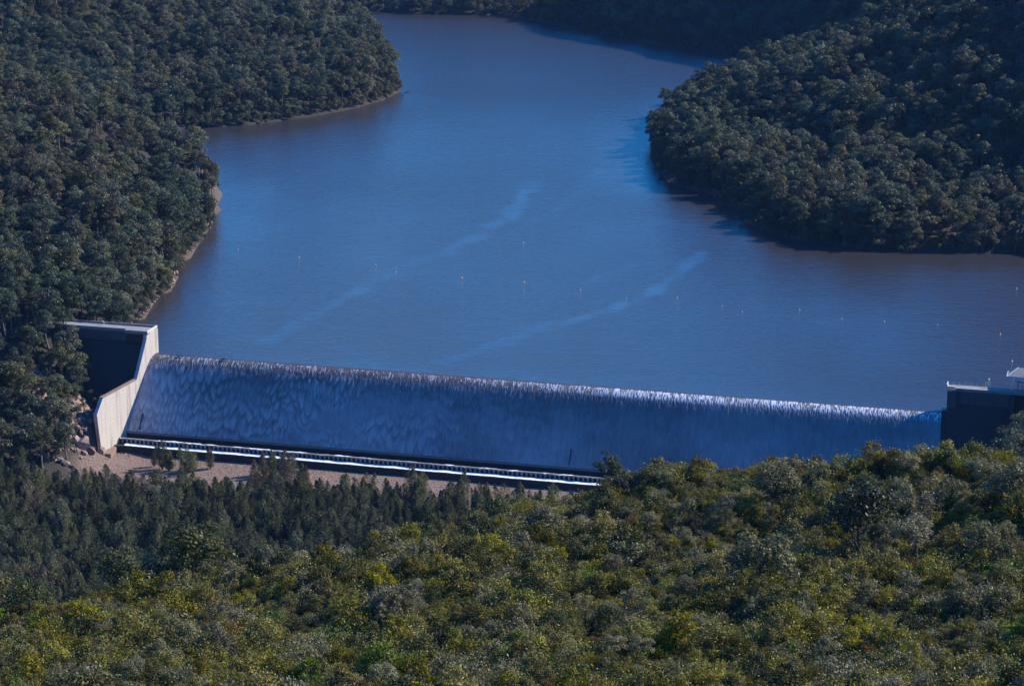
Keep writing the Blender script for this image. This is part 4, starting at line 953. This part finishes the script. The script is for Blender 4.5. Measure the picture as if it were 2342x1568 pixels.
# ------------------------------------------------------------------ rocks
def rock_mesh(seed):
    r = np.random.default_rng(seed); bm = bmesh.new(); bmesh.ops.create_icosphere(bm, subdivisions=1, radius=1.0)
    ax = r.uniform(0.6, 1.15, 3)
    for v in bm.verts: v.co = Vector([c * a * k for c, a, k in zip(v.co, ax, (r.uniform(0.75, 1.2),) * 3)])
    me = bpy.data.meshes.new('rock'); bm.to_mesh(me); bm.free(); me.materials.append(M['rock']); return me
rocks = [rock_mesh(k) for k in range(5)]
rc = bpy.data.collections.new('rubble_kinds')
for k, me in enumerate(rocks): rc.objects.link(bpy.data.objects.new(f'rubble_{k:02d}', me))
r = np.random.default_rng(13)
S_ = r.uniform(-12, 300, 15000); D_ = r.uniform(31, 84, 15000)
P_ = np.array([D(a, b) for a, b in zip(S_, D_)])
gmask = (r.uniform(0, 1, 15000) < 0.75)
P_ = P_[gmask]; P_[:, 2] = ground(P_[:, 0], P_[:, 1]) - 0.05
k_ = r.uniform(0.12, 0.5, len(P_)) ** 1.3 * 1.3
gn_scatter('rubble', 'loose pink-brown river rubble below the dam', rc, P_, r.uniform(0, 6.28, (len(P_), 3)), np.c_[k_, k_, k_ * 0.8], r.integers(0, 5, len(P_)))
# shore stones along the left bank of the lake
pts = np.array([onz(u, v)[:2] for u, v in LEFT_SHORE]); acc = []
for a, b in zip(pts[:-1], pts[1:]):
    for q in r.uniform(0, 1, int(np.linalg.norm(b - a) * 1.3)):
        p = a + (b - a) * q + r.normal(0, 2.2, 2) + [-1.5, 0]; acc.append((p[0], p[1], float(ground(p[0], p[1])) + 0.1))
acc = np.array(acc); acc = acc[acc[:, 2] > -0.6]; k_ = r.uniform(0.3, 1.1, len(acc))
gn_scatter('shore_rubble', 'pale broken rocks along the left lake shore', rc, acc, r.uniform(0, 6.28, (len(acc), 3)), np.c_[k_, k_, k_ * 0.8], r.integers(0, 5, len(acc)))
S_ = r.uniform(-46, -11, 1500); D_ = r.uniform(20, 68, 1500); P_ = np.array([D(a, b) for a, b in zip(S_, D_)]); P_[:, 2] = ground(P_[:, 0], P_[:, 1]) - 0.1
P_ = P_[(fbm(P_[:, 0] / 9, P_[:, 1] / 9, 57) > 0.5)]; k_ = r.uniform(0.35, 1.0, len(P_)) ** 2 * 1.6
gn_scatter('cutting_rubble', 'broken red rock of the cutting left of the training wall', rc, P_, r.uniform(0, 6.28, (len(P_), 3)), np.c_[k_, k_, k_ * 0.9], r.integers(0, 5, len(P_)))
# boulders in the rock cutting beside the left training wall
bl = ['uppermost boulder of the red rock cutting left of training wall', 'broad red boulder in the cutting beside the wall coping end', 'leaning slab of red rock in the middle of the cutting', 'pale upright rock below the cutting beside the dark she-oaks', 'low red rock at the foot of the cutting',
      'angular brown rock on the left bank under the gum trees', 'red rock ledge high on bank left of dam', 'pale rock above the foot of the left cutting']
for (u, v, z_, k), lb in zip(((228, 925, -11, 2.6), (205, 945, -14, 3.2), (185, 965, -18, 3.4), (172, 985, -22, 2.6), (150, 1005, -26, 2.6), (115, 1010, -24, 2.2), (160, 875, -6, 2.8), (196, 990, -24, 2.2)), bl):
    p = onz(u, v, z_); p[2] = float(ground(p[0], p[1]))
    o = link('boulder', rocks[int(k * 10) % 5]); o.location = Vector(p + [0, 0, 0.3]); o.scale = (k, k * 0.8, k * 0.9); o.rotation_euler = tuple(r.uniform(0, 3, 3)); tag(o, lb, 'boulder', 'boulders of the rock cutting')

# ------------------------------------------------------------------ haze
m = bpy.data.materials.new('haze'); m.use_nodes = True; n = m.node_tree.nodes; l = m.node_tree.links
n.remove(n['Principled BSDF']); pv = n.new('ShaderNodeVolumePrincipled')
pv.inputs['Color'].default_value = (0.30, 0.52, 1.0, 1); pv.inputs['Density'].default_value = 0.15e-4; pv.inputs['Anisotropy'].default_value = 0.0
pv.inputs['Density Attribute'].default_value = ''; pv.inputs['Temperature Attribute'].default_value = ''
l.new(pv.outputs[0], n['Material Output'].inputs['Volume'])
mb = MB(); x0, x1, y0, y1, z0, z1 = -1040, 1040, -80, 2940, -47, 500
mb.hexa([(x0, y0, z0), (x1, y0, z0), (x1, y1, z0), (x0, y1, z0), (x0, y0, z1), (x1, y0, z1), (x1, y1, z1), (x0, y1, z1)])
hz = mb.build('haze', m)
